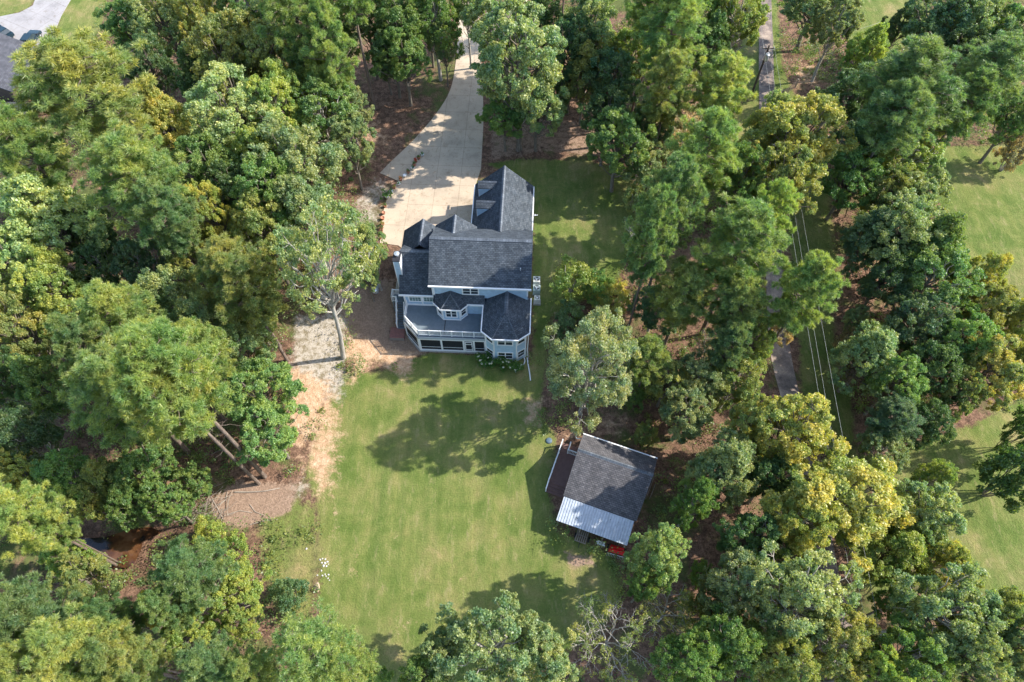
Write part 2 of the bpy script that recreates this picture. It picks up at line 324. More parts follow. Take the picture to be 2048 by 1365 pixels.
MULCH=[([(690,560),(788,560),(792,640),(810,668),(860,706),(820,714),(752,706),(700,672),(670,640)],1),([(1075,855),(1190,855),(1110,1090),(1060,985)],.25),
 ([(1118,1098),(1180,1108),(1205,1135),(1140,1142)],.8),([(950,725),(1075,720),(1085,760),(1070,700),(1060,600),(1078,640),(1086,730)],.45),([(420,1000),(480,960),(600,968),(580,1030),(470,1060),(420,1030)],.9),
 ([(970,225),(1260,240),(1268,330),(1100,310),(970,330)],.55),([(1090,600),(1150,620),(1130,680),(1085,640)],.5)]
xs=np.concatenate([[-900,-500,-300,-200,-150],np.arange(-118,118.01,.5),[150,200,300,500,900]])
ys=np.concatenate([[-700,-300,-120,-50],np.arange(-14,134.01,.5),[160,220,320,500,900]])
X,Y=np.meshgrid(xs,ys); Z=tz(X,Y)
def zone(L,soft):
    w=np.zeros(X.shape)
    for poly,a in L:
        w=np.maximum(w,a*np.clip(sdf(X,Y,gp(poly))/soft+.5,0,1))
    return w
ZL,ZD,ZG,ZM=zone(LAWN,2.4),zone(DIRT,3.2),zone(GRAV,3.4),zone(MULCH,2.4)
def make_ground():
    ny,nx=X.shape; V=np.stack([X.ravel(),Y.ravel(),Z.ravel()],1)
    i=np.arange(nx*ny).reshape(ny,nx); q=np.stack([i[:-1,:-1],i[:-1,1:],i[1:,1:],i[1:,:-1]],-1).reshape(-1,4)
    me=bpy.data.meshes.new('ground'); me.vertices.add(len(V)); me.vertices.foreach_set('co',V.ravel())
    me.loops.add(q.size); me.loops.foreach_set('vertex_index',q.ravel().astype(np.int32))
    me.polygons.add(len(q)); me.polygons.foreach_set('loop_start',np.arange(0,q.size,4,dtype=np.int32))
    me.update(calc_edges=True)
    for nm,ch in (('zone',(ZL,ZD,ZG)),('zone_extra',(ZM,ZM,ZM))):
        a=me.color_attributes.new(nm,'FLOAT_COLOR','POINT')
        a.data.foreach_set('color',np.stack([c.ravel() for c in ch]+[np.ones(X.size)],1).ravel().astype(np.float32))
    me.materials.append(M['ground']); me.polygons.foreach_set('use_smooth',[True]*len(q))
    o=bpy.data.objects.new('ground',me); link(o); o['kind']='structure'
make_ground()
def sheet(name,poly,mat,dz=.03,step=1.0,kind='structure',world=False):
    # a paved sheet that follows the terrain: the traced outline, cut by a grid and lifted
    P=poly if world else gp(poly); bm=bmesh.new()
    bm.faces.new([bm.verts.new((x,y,0)) for x,y in P])
    x0,y0=np.min(P,0); x1,y1=np.max(P,0)
    for a,b0,b1 in ((0,x0,x1),(1,y0,y1)):
        for k in np.arange(b0+step,b1,step):
            pc=[0,0,0]; pn=[0,0,0]; pc[a]=float(k); pn[a]=1
            bmesh.ops.bisect_plane(bm,geom=bm.verts[:]+bm.edges[:]+bm.faces[:],plane_co=pc,plane_no=pn)
    for v in bm.verts: v.co.z=float(tz(v.co.x,v.co.y))+dz
    r=bmesh.ops.extrude_face_region(bm,geom=bm.faces[:])
    for g in r['geom']:
        if isinstance(g,bmesh.types.BMVert): g.co.z+=.09
    for v in bm.verts: v.co.z-=.06
    bmesh.ops.recalc_face_normals(bm,faces=bm.faces)
    me=bpy.data.meshes.new(name); bm.to_mesh(me); bm.free(); me.materials.append(mat)
    o=bpy.data.objects.new(name,me); link(o)
    if kind: o['kind']=kind
    return o
def curve_pts(pts,n=6):
    out=[]
    for i in range(len(pts)-1):
        p0=pts[max(i-1,0)];p1=pts[i];p2=pts[i+1];p3=pts[min(i+2,len(pts)-1)]
        for k in range(n):
            t=k/n; out.append(tuple(.5*((2*p1[j])+(-p0[j]+p2[j])*t+(2*p0[j]-5*p1[j]+4*p2[j]-p3[j])*t*t+(-p0[j]+3*p1[j]-3*p2[j]+p3[j])*t**3) for j in range(len(p1))))
    out.append(tuple(pts[-1])); return out
sheet('driveway',curve_pts([(950,-90),(958,60),(963,140),(967,230),(964,300)],3)+[(962,338),(951,372),(948,470),(935,500),(830,520),(797,492)]+[(760,487),(765,430),(776,392),(797,363),(760,347)]+curve_pts([(776,330),(830,278),(874,226),(900,182),(911,130),(916,60),(920,-90)],4),M['drive'],.03)
sheet('driveway',[(-60,62),(0,34),(40,26),(66,12),(86,-40),(95,-90),(175,-90),(142,0),(122,34),(108,70),(100,110),(60,130),(-60,100)],M['drive_grey'],.03)
LC=curve_pts([(1528,-80,24),(1530,0,25),(1532,110,29),(1534,225,31),(1538,320,32),(1542,420,33),(1548,540,34),(1554,640,38),(1563,720,41),(1582,800,38),(1606,900,36),(1634,1010,36),(1650,1100,36),(1664,1170,36),(1690,1260,36),(1730,1400,36)],4)
sheet('lane',[(u-w*.5,v) for u,v,w in LC]+[(u+w*.5,v) for u,v,w in LC[::-1]],M['lane'],.03)
wp=gp([(112,1070),(150,1080),(215,1078),(262,1062),(305,1055),(325,1068),(292,1085),(286,1105),(275,1128),(262,1138),(232,1138),(210,1125),(190,1110),(150,1105),(116,1096)])
_m=MB(); _m.face([(x,y,-.95) for x,y in wp][::1]); cr=_m.build('creek',M['water']); cr['kind']='structure'
# ---------------------------------------------------------------- foliage machinery
def quads_mesh(name,C,D,U,size,mats,tri=False,aspect=.62):
    # C centres, D leaf axis, U leaf side, size per leaf
    n=len(C); s=size[:,None]
    if tri: V=np.stack([C-U*s*aspect,C+U*s*aspect,C+D*s*2],1); k=3
    else: V=np.stack([C-D*s,C+U*s*aspect,C+D*s,C-U*s*aspect],1); k=4
    me=bpy.data.meshes.new(name); me.vertices.add(n*k); me.vertices.foreach_set('co',V.reshape(-1).astype(np.float32))
    me.loops.add(n*k); me.loops.foreach_set('vertex_index',np.arange(n*k,dtype=np.int32))
    me.polygons.add(n); me.polygons.foreach_set('loop_start',np.arange(0,n*k,k,dtype=np.int32)); me.update(calc_edges=True)
    me.materials.append(mats); return me
def unit(a): return a/np.maximum(np.linalg.norm(a,axis=-1,keepdims=True),1e-9)
def rand_dirs(n): return unit(NR.normal(size=(n,3)))
def leaves(name,cl,per,spread,size,up=.5,flat=.75):
    # cl: clump centres; each clump is a small cushion of leaves
    n=len(cl)*per; base=np.repeat(cl,per,0); o=rand_dirs(n)*(NR.random((n,1))**.45)*np.repeat(spread,per)[:,None]; o[:,2]*=flat
    nrm=unit(rand_dirs(n)+np.array([0,0,up])+unit(o)*.7); D=unit(np.cross(nrm,rand_dirs(n))); U=unit(np.cross(nrm,D))
    return quads_mesh(name,base+o,D,U,NR.uniform(.65,1.25,n)*size,M['leaf'])
def tube(mb,pts,radii,n=6):
    P=[Vector(p) for p in pts]; rings=[]
    for i,p in enumerate(P):
        d=(P[min(i+1,len(P)-1)]-P[max(i-1,0)]).normalized(); u=d.orthogonal().normalized() if i==0 else (lu-d*lu.dot(d)).normalized(); lu=u; w=d.cross(u)
        rings.append([p+(u*math.cos(2*math.pi*k/n)+w*math.sin(2*math.pi*k/n))*radii[i] for k in range(n)])
    for a,b in zip(rings,rings[1:]):
        for k in range(n):
            j=(k+1)%n; mb.face([a[k],a[j],b[j],b[k]])
    mb.face(rings[-1])
def limb(mb,a,b,r0,r1,wob=.12,n=5,seg=5,sag=0):
    a=Vector(a); b=Vector(b); L=(b-a).length; pts=[]; rr=[]
    for i in range(seg+1):
        t=i/seg; p=a.lerp(b,t); k=math.sin(t*math.pi)
        p+=Vector((rng.uniform(-1,1),rng.uniform(-1,1),rng.uniform(-1,1)))*L*wob*k*.6; p.z+=sag*L*k
        pts.append(p); rr.append(r0+(r1-r0)*t)
    tube(mb,pts,rr,n); return pts
def meshonly(mb,name,mat):
    o=mb.build(name,mat,smooth=True); me=o.data; bpy.data.objects.remove(o); return me
def proto_broad(i,lobes=26,h=15,r=4.6,zlo=.27,per=46,clumps=13,size=.155,bark='bark_oak',openn=0,limbr=1.0,cone=0):
    zc=h*(zlo+1)/2; rz=h*(1-zlo)/2; cl=[]; sp=[]; mb=MB()
    tube(mb,[(0,0,-.8),(0,0,.3),(.15,.1,h*.2),(.1,-.15,h*.42),(-.15,.1,h*.62),(.1,0,h*.8)],[.42,.30,.24,.19,.12,.05],8)
    for k in range(lobes):
        ph=2.399963*k+rng.uniform(-.4,.4); cz=1-1.5*(k+.5)/lobes; cz=max(-.75,cz+rng.uniform(-.12,.12)); sr=math.sqrt(max(.02,1-cz*cz))
        q=rng.uniform(.42,1.0)*(1 if cz>-.2 else .85)*(1+.18*math.sin(2*ph+i)+.15*math.sin(3*ph+2*i+cz*3)); q=min(q,.74+.3*(1-max(0,cz))); sr*=1-cone*(cz+.3)*.6; lc=Vector((math.cos(ph)*sr*r*q,math.sin(ph)*sr*r*q,zc+cz*rz*q))
        lr=r*rng.uniform(.15,.33)
        st=Vector((0,0,max(h*.18,lc.z-h*.22-rng.random()*1.5)))
        limb(mb,st,lc,.10*limbr,.035,.14,5,5,-.03)
        out=Vector((lc.x,lc.y,lc.z-zc)).normalized()
        for c in range(clumps):
            d=Vector((rng.gauss(0,1),rng.gauss(0,1),rng.gauss(0,1))).normalized()
            d=(d+out*.75+Vector((0,0,.25))).normalized(); p=lc+d*lr*rng.uniform(.55,1.05)
            cl.append(p); sp.append(rng.uniform(.24,.46)*r/4.6)
            if c%3==0: limb(mb,lc,lc.lerp(p,.95),.03,.012,.1,4,2)
    cl=np.array(cl); sp=np.array(sp)
    if openn: k=NR.random(len(cl))>openn; cl=cl[k]; sp=sp[k]
    return meshonly(mb,'trunk',M[bark]),leaves('crown',cl,per,sp,size),h,r,zc
def proto_pine(i,h=22,r=3.9,zlo=.53,br=76,per=26,dead=0,spread=1.0):
    mb=MB(); lean=rng.uniform(-.4,.4); tips=[]; dirs=[]
    tp=lambda z:Vector((math.sin(z/h*2.5)*lean,math.cos(z/h*2)*lean-lean,z))
    zs=[-.8,.4,h*.2,h*.4,h*.6,h*.8,h*.97]; tube(mb,[tp(z) for z in zs],[.27,.21,.19,.165,.13,.08,.02],8)
    for k in range(br):
        t=(k+.5)/br; z=h*(zlo+(1-zlo)*t*.97); ph=2.399963*k+rng.uniform(-.5,.5)
        prof=math.sin(min(1,(1-t)*1.35+.10)*math.pi*.5)*(.55+.45*min(1,t*3.2)); L=r*prof*rng.uniform(.62,1.08)
        rise=.15+.75*t; a=tp(z); d=Vector((math.cos(ph),math.sin(ph),rise*.55)).normalized(); e=a+d*L
        limb(mb,a,e,.055*(1-t*.6)+.015,.018,.10,4,4,-.04)
        nt_=int(2+L*1.05)
        for j in range(nt_):
            s=1-.66*(j+rng.random()*.5)/nt_; p=a.lerp(e,s)+Vector((rng.gauss(0,.3),rng.gauss(0,.3),abs(rng.gauss(.1,.2))))*spread
            limb(mb,a.lerp(e,s*.9),p,.022,.01,.05,3,1)
            for q in range(9):
                o=Vector((rng.gauss(0,1),rng.gauss(0,1),rng.gauss(.35,.8))).normalized(); tips.append(p+o*rng.uniform(.12,.34)*spread); dirs.append((o+Vector((0,0,.3))).normalized())
    for k in range(dead):
        z=h*(.34+(zlo-.34)*rng.random()); ph=rng.random()*6.28; a=tp(z); limb(mb,a,a+Vector((math.cos(ph),math.sin(ph),-.25))*rng.uniform(.8,2.4),.022,.007,.15,4,4)
    T=np.array(tips); Dd=np.array(dirs); n=len(T)*per; C=np.repeat(T,per,0); ax=np.repeat(Dd,per,0)
    D=unit(rand_dirs(n)+ax*.6); U=unit(np.cross(D,rand_dirs(n))); sz=NR.uniform(.13,.20,n)
    return meshonly(mb,'trunk',M['bark_pine']),quads_mesh('crown',C+D*.05,D,U,sz,M['leaf'],True,.17),h,r,h*.78
def proto_shrub(i,h=5,r=2.6,per=80,n=150,size=.09,bark='bark_oak'):
    mb=MB(); cl=[]; sp=[]
    for k in range(9):
        ph=k*2.4; e=Vector((math.cos(ph)*r*rng.uniform(.3,.7),math.sin(ph)*r*rng.uniform(.3,.7),h*rng.uniform(.5,.85))); limb(mb,(rng.uniform(-.15,.15),rng.uniform(-.15,.15),-.4),e,.07,.02,.1,4,4)
    for k in range(n):
        ph=rng.random()*6.283; cz=rng.uniform(-.55,1); sr=math.sqrt(1-cz*cz); q=rng.uniform(.55,1)*(1+.22*math.sin(ph*3+i)*sr+.15*math.sin(ph*5+cz*4+i*2))
        cl.append((math.cos(ph)*sr*r*q*.92,math.sin(ph)*sr*r*q*.92,h*.47+cz*h*.47*q)); sp.append(rng.uniform(.26,.46)*r/2.6)
    return meshonly(mb,'trunk',M[bark]),leaves('crown',np.array(cl),per,np.array(sp),size),h,r,h*.5
def proto_bare(i,h=9,r=3.6,bark='bark_pale',per=16,twigleaf=.5):
    mb=MB(); cl=[]
    def grow(a,d,L,r0,dep):
        b=a+d*L; pts=limb(mb,a,b,r0,r0*.62,.16,5,4)
        if dep==0: cl.append(b); return
        for k in range(3 if dep>1 else 4):
            nd=(d+Vector((rng.gauss(0,.62),rng.gauss(0,.62),rng.gauss(0,.35)))).normalized(); grow(pts[-1] if k<2 else pts[-2],nd,L*rng.uniform(.6,.85),r0*.6,dep-1)
    tube(mb,[(0,0,-.5),(0,0,h*.15),(.1,0,h*.3)],[.26,.2,.17],7)
    for k in range(5):
        ph=k*1.26+rng.random()*.6; grow(Vector((.1,0,h*.3)),Vector((math.cos(ph)*.8,math.sin(ph)*.8,.75)).normalized(),h*.24,.11,4)
    cl=np.array([c for c in cl if rng.random()<twigleaf]); return meshonly(mb,'trunk',M[bark]),leaves('crown',cl,per,np.full(len(cl),.33),.10),h,r,h*.66
PR={'D':[proto_broad(0,46,15,4.6,.22,76,16,.110),proto_broad(1,52,15,4.6,.18,70,15,.115),proto_broad(2,42,15,4.6,.28,84,17,.108,'bark_pale',0,.8),proto_broad(3,58,15,4.6,.2,70,14,.105),proto_broad(6,48,15,4.6,.22,80,16,.10),proto_broad(7,40,15,4.6,.24,84,20,.112),proto_broad(10,52,15,4.6,.16,72,15,.108,'bark_oak',0,1,.8),proto_broad(11,50,15,4.6,.18,72,15,.10,'bark_pale',0,.9,.6)],
    'O':[proto_broad(4,40,15,4.6,.46,66,15,.112,'bark_pale',.08,1.0),proto_broad(5,44,15,4.6,.42,62,14,.115,'bark_pale',.08,1.0)],
    'T':[proto_broad(12,40,15,4.6,.44,50,14,.105,'bark_pale',.30,.95)],
    'V':[proto_broad(9,56,15,5.6,.06,74,15,.105,'bark_pale',0,1.25)],
    'P':[proto_pine(0),proto_pine(1,22,3.9,.5,82,26,5),proto_pine(2,22,3.9,.58,72,26,4,1.1),proto_pine(3,22,3.9,.5,78,26,6)],
    'L':[proto_pine(7,22,3.9,.64,64,26,11,1.15)],
    'Q':[proto_pine(4,22,3.9,.42,56,20,14,1.25)],
    'S':[proto_shrub(0),proto_shrub(1,5,2.6,76,170,.095),proto_shrub(2,5,2.6,80,150,.09,'bark_pale')],
    'B':[proto_bare(0)],'C':[proto_bare(1,6,2.6,'bark_oak',22,.9)]}
KN={'D':('broadleaf_tree','tree'),'O':('broadleaf_tree','tree'),'V':('broadleaf_tree','tree'),'T':('broadleaf_tree','tree'),'P':('pine_tree','tree'),'Q':('pine_tree','tree'),'L':('pine_tree','tree'),'S':('shrub','shrub'),'B':('bare_tree','tree'),'C':('shrub','shrub')}
GRP={'D':'broadleaf trees of the wood','O':'broadleaf trees of the wood','V':'broadleaf trees of the wood','T':'broadleaf trees of the wood','P':'pines of the wood','Q':'pines of the wood','L':'pines of the wood','S':'low bushes and small trees','B':'nearly bare trees','C':'low bushes and small trees'}
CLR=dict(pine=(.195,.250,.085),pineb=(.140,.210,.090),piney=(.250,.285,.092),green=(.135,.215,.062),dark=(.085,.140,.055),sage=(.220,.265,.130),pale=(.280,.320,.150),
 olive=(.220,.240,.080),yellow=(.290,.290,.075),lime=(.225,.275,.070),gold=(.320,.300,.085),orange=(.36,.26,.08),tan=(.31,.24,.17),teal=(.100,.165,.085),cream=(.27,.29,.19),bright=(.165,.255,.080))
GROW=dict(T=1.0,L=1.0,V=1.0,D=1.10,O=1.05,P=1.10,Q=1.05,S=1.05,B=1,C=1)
def add_tree(kind,x,y,r,h,c,label,k=None,lean=(0,0)):
    P=PR[kind][rng.randrange(len(PR[kind])) if k is None else k%len(PR[kind])]
    z=float(tz(x,y)); nm,cat=KN[kind]
    o=empty(nm,(x,y,z),0,label,cat,GRP[kind]); r*=GROW[kind]; s=r/P[3]; sz=h/P[2]
    o.scale=(s,s,sz); o.rotation_euler=(lean[0],lean[1],rng.random()*6.283)
    t=bpy.data.objects.new('trunk',P[0]); link(t,o)
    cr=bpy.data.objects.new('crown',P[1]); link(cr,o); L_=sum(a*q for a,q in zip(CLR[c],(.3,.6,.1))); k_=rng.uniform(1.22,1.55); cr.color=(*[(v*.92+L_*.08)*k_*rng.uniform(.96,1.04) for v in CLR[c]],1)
    return o
